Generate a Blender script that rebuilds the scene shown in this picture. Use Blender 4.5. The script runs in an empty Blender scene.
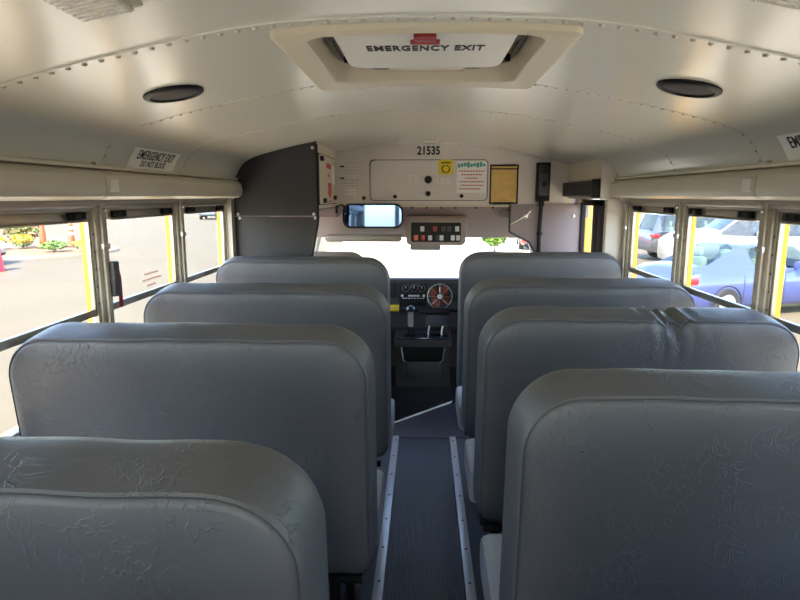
import bpy, bmesh, math, random
from mathutils import Vector, Matrix
random.seed(7)
R = math.radians
sc = bpy.context.scene
COL = sc.collection

# ------------------------------------------------------------------ camera
cam_d = bpy.data.cameras.new('camera'); cam = bpy.data.objects.new('camera', cam_d); COL.objects.link(cam)
cam_d.sensor_width = 36.0; cam_d.lens = 27.0; cam_d.clip_start = 0.02; cam_d.clip_end = 500
cam.location = (0, 0, 1.45); cam.rotation_euler = (R(90 - 9.88), 0, R(2.257))
sc.camera = cam
# ------------------------------------------------------------------ sky, sun, exposure
world = bpy.data.worlds.new('World'); sc.world = world; world.use_nodes = True
wn = world.node_tree; wn.nodes.clear()
sky = wn.nodes.new('ShaderNodeTexSky'); sky.sky_type = 'NISHITA'; sky.sun_disc = False
sky.sun_elevation = R(50); sky.sun_rotation = R(200); sky.altitude = 100; sky.air_density = 1.0; sky.dust_density = 1.5
bg = wn.nodes.new('ShaderNodeBackground'); bg.inputs['Strength'].default_value = 0.55
wo = wn.nodes.new('ShaderNodeOutputWorld')
wn.links.new(sky.outputs[0], bg.inputs[0]); wn.links.new(bg.outputs[0], wo.inputs[0])
sun_d = bpy.data.lights.new('sun', 'SUN'); sun_d.energy = 9.0; sun_d.angle = R(0.6); sun_d.color = (1.0, 0.91, 0.77)
sun = bpy.data.objects.new('sun', sun_d); COL.objects.link(sun)
SUN_TO = Vector((-0.11, -0.72, 0.78)).normalized()
sun.rotation_euler = SUN_TO.to_track_quat('Z', 'Y').to_euler()
sun.location = (-4, -10, 12)
vs = sc.view_settings
vs.view_transform = 'Standard'; vs.look = 'None'; vs.gamma = 1.0; vs.use_curve_mapping = False; vs.exposure = 1.45

# ------------------------------------------------------------------ materials
def lin(c):
    if isinstance(c, str):
        c = [int(c[i:i + 2], 16) / 255 for i in (0, 2, 4)]
    return tuple((v / 12.92 if v <= .04045 else ((v + .055) / 1.055) ** 2.4) for v in c[:3]) + (1.0,)
MATS = {}
def mat(name, col, rough=.5, metal=0.0, var=0.0, vscale=8.0, bump=0.0, bscale=40.0, spec=.5, coat=0.0, emit=0.0, detail=4.0):
    m = bpy.data.materials.new(name); m.use_nodes = True; nt = m.node_tree; b = nt.nodes['Principled BSDF']
    c = lin(col); b.inputs['Base Color'].default_value = c; b.inputs['Roughness'].default_value = rough
    b.inputs['Metallic'].default_value = metal; b.inputs['Specular IOR Level'].default_value = spec
    b.inputs['Coat Weight'].default_value = coat
    if emit: b.inputs['Emission Color'].default_value = c; b.inputs['Emission Strength'].default_value = emit
    if var or bump:
        tc = nt.nodes.new('ShaderNodeTexCoord')
    if var:
        n = nt.nodes.new('ShaderNodeTexNoise'); n.inputs['Scale'].default_value = vscale; n.inputs['Detail'].default_value = detail
        nt.links.new(tc.outputs['Object'], n.inputs['Vector'])
        mx = nt.nodes.new('ShaderNodeMixRGB'); mx.blend_type = 'MIX'
        mx.inputs[1].default_value = tuple(v * (1 - var) for v in c[:3]) + (1,)
        mx.inputs[2].default_value = tuple(min(1, v * (1 + var)) for v in c[:3]) + (1,)
        nt.links.new(n.outputs['Fac'], mx.inputs[0]); nt.links.new(mx.outputs[0], b.inputs['Base Color'])
    if bump:
        n2 = nt.nodes.new('ShaderNodeTexNoise'); n2.inputs['Scale'].default_value = bscale; n2.inputs['Detail'].default_value = 3
        nt.links.new(tc.outputs['Object'], n2.inputs['Vector'])
        bp = nt.nodes.new('ShaderNodeBump'); bp.inputs['Strength'].default_value = bump; bp.inputs['Distance'].default_value = .01
        nt.links.new(n2.outputs['Fac'], bp.inputs['Height']); nt.links.new(bp.outputs[0], b.inputs['Normal'])
    MATS[name] = m
    return m
def glass(name, tint, refl=.06, rough=0.0):
    m = bpy.data.materials.new(name); m.use_nodes = True; nt = m.node_tree; nt.nodes.clear()
    o = nt.nodes.new('ShaderNodeOutputMaterial'); mx = nt.nodes.new('ShaderNodeMixShader')
    t = nt.nodes.new('ShaderNodeBsdfTransparent'); t.inputs[0].default_value = tuple(tint) + (1,)
    g = nt.nodes.new('ShaderNodeBsdfGlossy'); g.inputs['Roughness'].default_value = rough
    f = nt.nodes.new('ShaderNodeLayerWeight'); f.inputs['Blend'].default_value = .5
    pw = nt.nodes.new('ShaderNodeMath'); pw.operation = 'POWER'; pw.inputs[1].default_value = 5.0
    ma = nt.nodes.new('ShaderNodeMath'); ma.operation = 'MULTIPLY_ADD'; ma.inputs[1].default_value = .6; ma.inputs[2].default_value = refl; ma.use_clamp = True
    nt.links.new(f.outputs['Facing'], pw.inputs[0]); nt.links.new(pw.outputs[0], ma.inputs[0])
    nt.links.new(ma.outputs[0], mx.inputs[0]); nt.links.new(t.outputs[0], mx.inputs[1]); nt.links.new(g.outputs[0], mx.inputs[2])
    nt.links.new(mx.outputs[0], o.inputs[0]); MATS[name] = m
    return m
def vinyl(name, col):
    """seat vinyl: fine leather grain plus scattered stretched creases"""
    m = bpy.data.materials.new(name); m.use_nodes = True; nt = m.node_tree; b = nt.nodes['Principled BSDF']; L = nt.links
    N = nt.nodes.new
    tc = N('ShaderNodeTexCoord'); oi = N('ShaderNodeObjectInfo')
    off = N('ShaderNodeVectorMath'); off.operation = 'MULTIPLY_ADD'
    sc3 = N('ShaderNodeCombineXYZ'); L.new(oi.outputs['Random'], sc3.inputs[0]); L.new(oi.outputs['Random'], sc3.inputs[2])
    L.new(sc3.outputs[0], off.inputs[0]); off.inputs[1].default_value = (17, 0, 31); L.new(tc.outputs['Object'], off.inputs[2])
    # warp
    wz = N('ShaderNodeTexNoise'); wz.inputs['Scale'].default_value = 9; wz.inputs['Detail'].default_value = 3; L.new(off.outputs[0], wz.inputs['Vector'])
    wa = N('ShaderNodeVectorMath'); wa.operation = 'MULTIPLY_ADD'; L.new(wz.outputs['Color'], wa.inputs[0]); wa.inputs[1].default_value = (.13, .13, .13); L.new(off.outputs[0], wa.inputs[2])
    st_ = N('ShaderNodeVectorMath'); st_.operation = 'MULTIPLY'; st_.inputs[1].default_value = (1.0, 1.0, .62); L.new(wa.outputs[0], st_.inputs[0])
    vo = N('ShaderNodeTexNoise'); vo.inputs['Scale'].default_value = 46; vo.inputs['Detail'].default_value = 1.5; L.new(st_.outputs[0], vo.inputs['Vector'])
    v5 = N('ShaderNodeMath'); v5.operation = 'SUBTRACT'; v5.inputs[1].default_value = .5; L.new(vo.outputs['Fac'], v5.inputs[0])
    v6 = N('ShaderNodeMath'); v6.operation = 'ABSOLUTE'; L.new(v5.outputs[0], v6.inputs[0])
    cr = N('ShaderNodeMapRange'); cr.inputs[1].default_value = 0.0; cr.inputs[2].default_value = .03; L.new(v6.outputs[0], cr.inputs[0])
    mk = N('ShaderNodeTexNoise'); mk.inputs['Scale'].default_value = 9; mk.inputs['Detail'].default_value = 2; L.new(off.outputs[0], mk.inputs['Vector'])
    mr = N('ShaderNodeMapRange'); mr.inputs[1].default_value = .42; mr.inputs[2].default_value = .58; L.new(mk.outputs['Fac'], mr.inputs[0])
    inv = N('ShaderNodeMath'); inv.operation = 'SUBTRACT'; inv.inputs[0].default_value = 1; L.new(cr.outputs[0], inv.inputs[1])
    mul = N('ShaderNodeMath'); mul.operation = 'MULTIPLY'; L.new(inv.outputs[0], mul.inputs[0]); L.new(mr.outputs[0], mul.inputs[1])
    gr = N('ShaderNodeTexNoise'); gr.inputs['Scale'].default_value = 260; gr.inputs['Detail'].default_value = 2; L.new(off.outputs[0], gr.inputs['Vector'])
    g2 = N('ShaderNodeMath'); g2.operation = 'MULTIPLY_ADD'; L.new(gr.outputs['Fac'], g2.inputs[0]); g2.inputs[1].default_value = .12; L.new(mul.outputs[0], g2.inputs[2])
    bp = N('ShaderNodeBump'); bp.inputs['Strength'].default_value = .6; bp.inputs['Distance'].default_value = .002; L.new(g2.outputs[0], bp.inputs['Height']); L.new(bp.outputs[0], b.inputs['Normal'])
    c = lin(col)
    vn = N('ShaderNodeTexNoise'); vn.inputs['Scale'].default_value = 3.5; vn.inputs['Detail'].default_value = 4; L.new(off.outputs[0], vn.inputs['Vector'])
    mx = N('ShaderNodeMixRGB'); mx.inputs[1].default_value = tuple(v * .86 for v in c[:3]) + (1,); mx.inputs[2].default_value = tuple(v * 1.16 for v in c[:3]) + (1,)
    L.new(vn.outputs['Fac'], mx.inputs[0]); L.new(mx.outputs[0], b.inputs['Base Color'])
    b.inputs['Roughness'].default_value = .46; b.inputs['Specular IOR Level'].default_value = .45
    MATS[name] = m
    return m

M_VINYL = vinyl('seat_vinyl', '57585b')
M_CUSH = vinyl('cushion_vinyl_lit', '8f9193')  # lighter copy of the seat vinyl: window light put into the colour
M_BAR = vinyl('barrier_vinyl', '5d5e60')
M_PIPE = mat('piping', '45474a', .5)
M_CEIL = mat('ceiling_paint', 'd1d0c5', .25, var=.04, vscale=2.0, bump=.07, bscale=2.4, spec=.5)
M_CREAM = mat('cream_plastic', 'd3cab4', .42, var=.04, vscale=5)
M_BULK = mat('bulkhead_paint', 'ddd5cd', .45, var=.03, vscale=4)
M_DUCT = mat('raceway_paint', 'cdc6b4', .38, var=.06, vscale=6)
M_ALU = mat('aluminium', 'aaa598', .36, .85, var=.12, vscale=14)
M_ALUP = mat('painted_frame', 'b0aa9d', .4, .15, var=.08, vscale=12)
M_STEEL = mat('steel', 'c9c9c6', .3, .9)
M_RIVET = mat('rivet_metal', 'b3aea2', .4, .3)
M_BLACK = mat('black_plastic', '0f0f11', .5, spec=.3)
M_BLK2 = mat('dark_grey_plastic', '3c3d40', .5, var=.1, vscale=30)
M_RUB = mat('black_rubber', '232831', .5, var=.25, vscale=20)
M_RIB = mat('ribbed_rubber', '505c70', .4, var=.2, vscale=9)
M_EDGE = mat('edging_aluminium', 'c6cdd6', .32, .35, var=.1, vscale=10)
M_FLOOR = mat('floor_rubber', '3c4450', .5, var=.2, vscale=6)
M_SHINY = mat('cab_floor_rubber', '1d1f24', .22, var=.3, vscale=5, bump=.5, bscale=6)
M_WALL = mat('wall_panel', 'b9b4a6', .45, var=.04)
M_DVINYL = mat('charcoal_vinyl', '222226', .5, var=.08, vscale=4, bump=.25, bscale=5)
M_HEAD = mat('header_trim', '9a8b87', .65, var=.08, vscale=10)
M_PURP = mat('cab_trim', '968a8e', .55, var=.06, vscale=6)
M_YEL = mat('bus_yellow', 'f2b418', .35, coat=.4)
M_WHITE = mat('white_plastic', 'e8e6df', .4)
M_OFFW = mat('off_white_panel', 'cfccc4', .4)
M_DECAL = mat('decal_white', 'efeee8', .5)
M_INK = mat('ink_black', '0d0d0e', .6)
M_RED = mat('red_plastic', '8c1420', .35)
M_REDT = mat('label_red', 'd24532', .5)
M_GREYT = mat('label_grey', '8f8a85', .6)
M_TEAL = mat('label_teal', '46a596', .5)
M_PINKT = mat('label_pink', 'd9a49c', .5)
M_YLAB = mat('label_yellow', 'efd22c', .5)
M_GOLD = mat('gold_pouch', 'd6aa50', .3, var=.25, vscale=22, bump=.8, bscale=18, coat=.5)
M_GLASS = glass('window_glass', (.985, .99, .985), .02)
M_WGLASS = glass('windshield_glass', (.98, .99, .985), .03)
M_MIRROR = mat('mirror', '5674a6', .03, 1.0)  # blue sky reflection put into the base colour
M_SPKR = mat('speaker_mesh', '332e2a', .7)
M_LENS = mat('lamp_lens', 'd9d6cc', .2, bump=.6, bscale=160, coat=.3)
M_DASH = mat('dash_plastic', '3d3b40', .5, var=.08)
M_DASHD = mat('dash_dark', '1c1b1f', .4)
M_KNOB = mat('knob_print', 'c9c9cc', .4)
M_BROWN = mat('fan_blade', '8a4a38', .25, coat=.3)
M_BLUEB = mat('gloss_navy', '232a38', .2, coat=.5)
M_CHAIR = mat('driver_seat_cloth', 'a39a90', .8, var=.06, vscale=20)
M_ORANGE = mat('switch_orange', 'd86a50', .4)
M_SWITCH = mat('switch_white', 'c5c8cc', .4)
M_ASPH = mat('asphalt', '514835', .85, var=.16, vscale=.45, bump=.3, bscale=60, detail=8)
M_BOUNCE = mat('bounce_concrete', 'c2b8a4', .8, var=.08, vscale=.6, detail=8)  # bright ground added to bounce light into the bus
M_CURB = mat('kerb_concrete', '7d7564', .8)
M_MULCH = mat('mulch', '6e5238', .9, var=.4, vscale=7, bump=.8, bscale=20, detail=8)
M_LEAF = mat('leaf_green', '53702c', .55, var=.3, vscale=3)
M_LEAF2 = mat('leaf_red_green', '76502f', .55, var=.3, vscale=3)
M_FLOWER = mat('flower_yellow', 'c99a0e', .6, var=.15, vscale=5)
M_BARK = mat('bark', '5c4a3a', .9, var=.2)
M_CONE = mat('cone_orange', 'b8431c', .5)
M_TYRE = mat('tyre', '1b1b1c', .8)
M_RIM = mat('wheel_rim', 'b5b6b8', .3, .8)
M_CBLUE = mat('car_paint_blue', '3f4a7c', .25, .25, coat=.8)
M_CWHITE = mat('car_paint_white', '94918b', .3, coat=.7)
M_CGREY = mat('car_paint_grey', '33373f', .3, .3, coat=.7)
M_CSILV = mat('car_paint_silver', '565f6c', .3, .5, coat=.7)
M_CRED = mat('car_paint_red', 'b02626', .3, coat=.7)
M_CGLASS = glass('car_glass', (.38, .47, .44), .09)
M_CINT = mat('car_interior', '55564f', .8)
M_CHEAD = mat('car_headrest', 'c9cbb8', .7)
M_TAIL = mat('tail_lamp_red', '9c1c22', .2, coat=.6)
M_HEADL = mat('head_lamp', 'cfd3d6', .1, coat=.8)
M_BARREL = mat('barrel_red', 'c8304a', .5)

# ------------------------------------------------------------------ mesh helpers
def tag(o, label=None, cat=None, group=None, kind=None):
    if label: o['label'] = label
    if cat: o['category'] = cat
    if group: o['group'] = group
    if kind: o['kind'] = kind
    return o
def empty(name, loc=(0, 0, 0), rz=0.0, label=None, cat=None, group=None, kind=None):
    o = bpy.data.objects.new(name, None); COL.objects.link(o); o.location = loc; o.rotation_euler = (0, 0, rz)
    o.empty_display_size = .05
    return tag(o, label, cat, group, kind)
def link(name, me, m=None, parent=None, smooth=None):
    if m is not None and not me.materials: me.materials.append(m)
    o = bpy.data.objects.new(name, me); COL.objects.link(o)
    if parent is not None: o.parent = parent
    return o
class MB:
    def __init__(s): s.v = []; s.f = []; s.sm = []
    def add(s, vs, fs, smooth=False):
        n = len(s.v); s.v += [tuple(q) for q in vs]; s.f += [tuple(i + n for i in f) for f in fs]; s.sm += [smooth] * len(fs); return s
    def box(s, x0, x1, y0, y1, z0, z1, b=0.0):
        if x0 > x1: x0, x1 = x1, x0
        if y0 > y1: y0, y1 = y1, y0
        if z0 > z1: z0, z1 = z1, z0
        if not b:
            s.add([(x, y, z) for z in (z0, z1) for y in (y0, y1) for x in (x0, x1)],
                  [(0, 2, 3, 1), (4, 5, 7, 6), (0, 1, 5, 4), (2, 6, 7, 3), (0, 4, 6, 2), (1, 3, 7, 5)]); return s
        bm = bmesh.new(); bmesh.ops.create_cube(bm, size=1)
        for v in bm.verts: v.co = Vector(((x0 + x1) / 2 + v.co.x * (x1 - x0), (y0 + y1) / 2 + v.co.y * (y1 - y0), (z0 + z1) / 2 + v.co.z * (z1 - z0)))
        bmesh.ops.bevel(bm, geom=bm.edges[:], offset=min(b, .49 * min(x1 - x0, y1 - y0, z1 - z0)), segments=2, affect='EDGES', profile=.6)
        bm.verts.index_update()
        s.add([v.co[:] for v in bm.verts], [[v.index for v in f.verts] for f in bm.faces], True); bm.free(); return s
    def tube(s, pts, r, n=8, closed=False, caps=True, r2=None):
        pts = [Vector(p) for p in pts]; N = len(pts); base = []; up = None
        for i, p in enumerate(pts):
            a = pts[(i - 1) % N] if (i or closed) else p; c = pts[(i + 1) % N] if (i < N - 1 or closed) else p
            t = (c - a).normalized()
            if up is None:
                up = Vector((0, 0, 1)) if abs(t.z) < .9 else Vector((1, 0, 0))
            side = t.cross(up).normalized(); up = side.cross(t).normalized()
            rr = r if r2 is None else r + (r2 - r) * i / max(1, N - 1)
            base += [p + side * math.cos(2 * math.pi * k / n) * rr + up * math.sin(2 * math.pi * k / n) * rr for k in range(n)]
        fs = []
        for i in range(N if closed else N - 1):
            j = (i + 1) % N
            for k in range(n):
                l = (k + 1) % n; fs.append((i * n + k, i * n + l, j * n + l, j * n + k))
        if caps and not closed:
            fs.append(tuple(range(n))[::-1]); fs.append(tuple((N - 1) * n + k for k in range(n)))
        return s.add(base, fs, True)
    def lathe(s, prof, n=24, ax='z', o=(0, 0, 0), caps=True):
        vs = []
        for r, h in prof:
            for k in range(n):
                a = 2 * math.pi * k / n; c, d = r * math.cos(a), r * math.sin(a)
                q = {'z': (c, d, h), 'y': (c, h, d), 'x': (h, c, d)}[ax]
                vs.append((q[0] + o[0], q[1] + o[1], q[2] + o[2]))
        fs = []
        for i in range(len(prof) - 1):
            for k in range(n):
                l = (k + 1) % n; fs.append((i * n + k, i * n + l, (i + 1) * n + l, (i + 1) * n + k))
        if caps:
            if prof[0][0] > 1e-5: fs.append(tuple(range(n))[::-1])
            if prof[-1][0] > 1e-5: fs.append(tuple((len(prof) - 1) * n + k for k in range(n)))
        return s.add(vs, fs, True)
    def prism(s, poly, y0, y1, ax='y', smooth=False):
        """polygon in the plane across axis, extruded along it; poly (a,b): y-> (x,z), x-> (y,z), z-> (x,y)"""
        P = {'y': lambda a, b, h: (a, h, b), 'x': lambda a, b, h: (h, a, b), 'z': lambda a, b, h: (a, b, h)}[ax]
        n = len(poly); vs = [P(a, b, y0) for a, b in poly] + [P(a, b, y1) for a, b in poly]
        fs = [tuple(range(n)), tuple(range(2 * n - 1, n - 1, -1))] + [(k, k + n, (k + 1) % n + n, (k + 1) % n) for k in range(n)]
        return s.add(vs, fs, smooth)
    def grid(s, rows, smooth=True, closed=False):
        n = len(rows[0]); vs = [p for r in rows for p in r]; fs = []
        for i in range(len(rows) - 1):
            for k in range(n if closed else n - 1):
                l = (k + 1) % n; fs.append((i * n + k, i * n + l, (i + 1) * n + l, (i + 1) * n + k))
        return s.add(vs, fs, smooth)
    def mesh(s, name='mesh', fixn=True):
        me = bpy.data.meshes.new(name); me.from_pydata(s.v, [], s.f)
        if fixn:
            bm = bmesh.new(); bm.from_mesh(me); bmesh.ops.recalc_face_normals(bm, faces=bm.faces); bm.to_mesh(me); bm.free()
        me.polygons.foreach_set('use_smooth', s.sm)
        try: me.set_sharp_from_angle(angle=R(38))
        except Exception: pass
        me.update(); return me
    def build(s, name, m, parent=None, fixn=True):
        return link(name, s.mesh(name, fixn), m, parent)
def rrect(x0, x1, z0, z1, r, n=6):
    p = []
    for cx, cz, a0 in ((x1 - r, z1 - r, 0), (x0 + r, z1 - r, 90), (x0 + r, z0 + r, 180), (x1 - r, z0 + r, 270)):
        for k in range(n + 1):
            a = R(a0 + 90 * k / n); p.append((cx + r * math.cos(a), cz + r * math.sin(a)))
    return p
def rframe(mb, x0, x1, z0, z1, w, r, y0, y1, ax='y'):
    """rounded frame ring"""
    a = rrect(x0, x1, z0, z1, r); b = rrect(x0 + w, x1 - w, z0 + w, z1 - w, max(.002, r - w * .7))
    P = {'y': lambda p, h: (p[0], h, p[1]), 'x': lambda p, h: (h, p[0], p[1]), 'z': lambda p, h: (p[0], p[1], h)}[ax]
    mb.grid([[P(p, y0) for p in a], [P(p, y0) for p in b], [P(p, y1) for p in b], [P(p, y1) for p in a], [P(p, y0) for p in a]], False, True)
    return mb
_dg = None
def text_mesh(body, size, sx=1.0, bold=0.0, ext=.0006, align='CENTER', space=1.0):
    cu = bpy.data.curves.new('lettering', 'FONT'); cu.body = body; cu.size = size; cu.align_x = align; cu.align_y = 'CENTER'
    cu.extrude = ext; cu.offset = bold * size; cu.resolution_u = 3; cu.space_character = space
    o = bpy.data.objects.new('lettering', cu); COL.objects.link(o)
    bpy.context.view_layer.update()
    me = bpy.data.meshes.new_from_object(o.evaluated_get(bpy.context.evaluated_depsgraph_get()))
    bpy.data.objects.remove(o); bpy.data.curves.remove(cu)
    if sx != 1: me.transform(Matrix.Diagonal((sx, 1, 1, 1)))
    return me
def text(name, body, size, m, parent, mtx, **k):
    me = text_mesh(body, size, **k); me.transform(mtx); me.materials.clear(); me.materials.append(m)
    return link(name, me, None, parent)
def frame_mtx(o, xd, yd):
    x = Vector(xd).normalized(); y = Vector(yd).normalized(); z = x.cross(y)
    return Matrix(((x.x, y.x, z.x, o[0]), (x.y, y.y, z.y, o[1]), (x.z, y.z, z.z, o[2]), (0, 0, 0, 1)))
FACE_Y = ((1, 0, 0), (0, 0, 1))     # something facing the camera (normal -Y)
def copy_tree(o, parent=None):
    c = o.copy(); COL.objects.link(c); c.parent = parent
    for ch in [q for q in COL.objects if q.parent == o]: copy_tree(ch, c)
    return c

# ------------------------------------------------------------------ ceiling profile
CP = [(0, 1.812), (.2, 1.807), (.36, 1.795), (.52, 1.769), (.64, 1.744), (.75, 1.721), (.92, 1.678), (.995, 1.65), (1.036, 1.618), (1.066, 1.57), (1.088, 1.525), (1.094, 1.50)]
def _smooth(P, n=7):
    out = []
    for i in range(len(P) - 1):
        p0 = P[i - 1] if i else (-P[1][0], P[1][1]); p1 = P[i]; p2 = P[i + 1]; p3 = P[i + 2] if i + 2 < len(P) else (2 * p2[0] - p1[0], 2 * p2[1] - p1[1])
        for k in range(n):
            t = k / n
            out.append(tuple(.5 * (2 * p1[j] + (p2[j] - p0[j]) * t + (2 * p0[j] - 5 * p1[j] + 4 * p2[j] - p3[j]) * t * t + (3 * p1[j] - p0[j] - 3 * p2[j] + p3[j]) * t ** 3) for j in (0, 1)))
    return out + [P[-1]]
CH = _smooth(CP)
CURVE = [(-x, z) for x, z in CH[::-1]] + CH[1:]
ARC = [0.0]
for i in range(1, len(CURVE)): ARC.append(ARC[-1] + math.dist(CURVE[i], CURVE[i - 1]))
def curve_at(s):
    s = min(max(s, 0), ARC[-1] - 1e-6); lo, hi = 0, len(ARC) - 1
    while hi - lo > 1:
        md = (lo + hi) // 2
        if ARC[md] <= s: lo = md
        else: hi = md
    t = (s - ARC[lo]) / (ARC[hi] - ARC[lo]); a, b = CURVE[lo], CURVE[hi]
    p = (a[0] + (b[0] - a[0]) * t, a[1] + (b[1] - a[1]) * t)
    i0, i1 = max(lo - 2, 0), min(hi + 2, len(CURVE) - 1)
    tx, tz = CURVE[i1][0] - CURVE[i0][0], CURVE[i1][1] - CURVE[i0][1]; l = math.hypot(tx, tz)
    return p, (tz / l, -tx / l)      # point, inward normal (down, into the bus)
def zc(x):
    x = abs(x)
    for a, b in zip(CH, CH[1:]):
        if a[0] <= x <= b[0]: return a[1] + (b[1] - a[1]) * (x - a[0]) / max(1e-9, b[0] - a[0])
    return CH[-1][1]
SMID = ARC[-1] / 2
def s_of_x(x):
    best = min(range(len(CURVE)), key=lambda i: abs(CURVE[i][0] - x)); return ARC[best]

Y_BACK, Y_FRONT = -2.10, 4.25
BOWS = [-2.0, -1.33, -.67, 0.0, .67, 1.31, 2.005, 2.675]
# ================================================================== SETTING
floor = empty('floor', label='dark rubber bus floor with ribbed aisle', kind='structure')
MB().box(-1.1, -.185, Y_BACK, 3.5, -.06, 0).build('floor_panel', M_FLOOR, floor)
MB().box(.205, 1.1, Y_BACK, 3.5, -.06, 0).build('floor_panel', M_FLOOR, floor)
ACX = .011
mb = MB(); n = 30; w = .306 / n; prof = [(-.185, -.06), (-.185, .0), (-.142, .0)]
x = -.142
for i in range(n):
    prof += [(x + .0012, -.005), (x + .0026, .006), (x + w * .58, .006), (x + w * .70, -.005)]; x += w
prof += [(.164, 0), (.205, .0), (.205, -.06)]
mb.prism(prof, Y_BACK, 3.455); mb.build('aisle_runner', M_RIB, floor)['label'] = 'black ribbed rubber aisle runner'
for sx in (-1, 1):
    xi = -.142 if sx < 0 else .164
    st = MB().box(xi, xi + sx * .037, Y_BACK, 3.455, 0.0, .009, .002).build('aisle_strip', M_EDGE, floor); st['label'] = 'bright aluminium edging strip'
    mb = MB()
    for k in range(25):
        mb.lathe([(.0055, .0), (.0055, .0018), (.003, .003), (0, .003)], 8, 'z', (xi + sx * .0185, Y_BACK + .15 + .2225 * k, .009))
    tag(mb.build('screw_row', M_BLK2, st), kind='stuff')
MB().box(-1.1, 1.1, 3.5, 4.62, -.062, -.002).build('cab_mat', M_SHINY, floor)
MB().prism([(-.24, 3.455), (.26, 3.455), (.26, 4.10), (-.24, 3.64)], -.002, .004, 'z').build('step_mat', mat('step_rubber', '343841', .4, var=.15, vscale=8), floor)
mb = MB(); mb.prism([(-.205, 3.645), (-.192, 3.672), (.212, 4.105), (.20, 4.068)], .004, .009, 'z'); mb.build('transition_strip', M_WHITE, floor)['label'] = 'white diagonal floor edging strip'
MB().box(-1.1, 1.1, 4.62, 5.3, -.30, -.002).build('toe_board', M_SHINY, floor)
MB().box(-1.14, 1.14, 5.0, 5.05, -.30, .62).build('firewall', M_DASHD, floor)

ceiling = empty('ceiling', label='cream painted riveted metal bus ceiling', kind='structure')
edges = [Y_BACK] + BOWS + [Y_FRONT + .02]
HX, HY0, HY1 = .31, 1.36, 1.995
def strip_part(name, y0, y1, off, m, par, s0=0.0, s1=None, n=90, th=.012):
    s1 = ARC[-1] if s1 is None else s1; rows = [[], []]; top = [[], []]
    for k in range(n + 1):
        p, nn = curve_at(s0 + (s1 - s0) * k / n)
        for j, y in enumerate((y0, y1)):
            rows[j].append((p[0] + nn[0] * off, y, p[1] + nn[1] * off)); top[j].append((p[0] - nn[0] * th, y, p[1] - nn[1] * th))
    mb = MB(); mb.grid([top[0], rows[0], rows[1], top[1], top[0]], True)
    return mb.build(name, m, par)
for a, b in zip(edges, edges[1:]):
    if abs(a - 1.31) < .01:   # hatch bay: four pieces around the opening
        sa, sb = s_of_x(-HX), s_of_x(HX)
        strip_part('ceiling_panel', a, b, 0, M_CEIL, ceiling, 0, sa, 50); strip_part('ceiling_panel', a, b, 0, M_CEIL, ceiling, sb, ARC[-1], 50)
        strip_part('ceiling_panel', a, HY0, 0, M_CEIL, ceiling, sa, sb, 30); strip_part('ceiling_panel', HY1, b, 0, M_CEIL, ceiling, sa, sb, 30)
    else:
        strip_part('ceiling_panel', a, b, 0, M_CEIL, ceiling)
for y in BOWS[1:]:
    big = y < 1.5
    wd = .015 if big else .007
    st = strip_part('seam_strip', y - wd, y + wd, .004 if big else .0012, M_CEIL, ceiling, th=.001)
    mb = MB(); s = .02
    while s < ARC[-1] - .02:
        p, nn = curve_at(s); r = .0072 if big else .0052
        t = Vector((nn[0], 0, nn[1])); q = Vector((p[0], y, p[1])) + t * (.0038 if big else .0012); a = Vector((0, 1, 0)); c = t.cross(a)
        vs = [q + (a * math.cos(2 * math.pi * k / 8) + c * math.sin(2 * math.pi * k / 8)) * r for k in range(8)]
        vs += [q + (a * math.cos(2 * math.pi * k / 8) + c * math.sin(2 * math.pi * k / 8)) * r * .6 + t * r * .6 for k in range(8)] + [q + t * r * .72]
        mb.add(vs, [(k, (k + 1) % 8, 8 + (k + 1) % 8, 8 + k) for k in range(8)] + [(8 + k, 8 + (k + 1) % 8, 16) for k in range(8)], True)
        s += .0375 if big else .034
    tag(mb.build('rivet_row', M_RIVET, st), kind='stuff')

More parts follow.
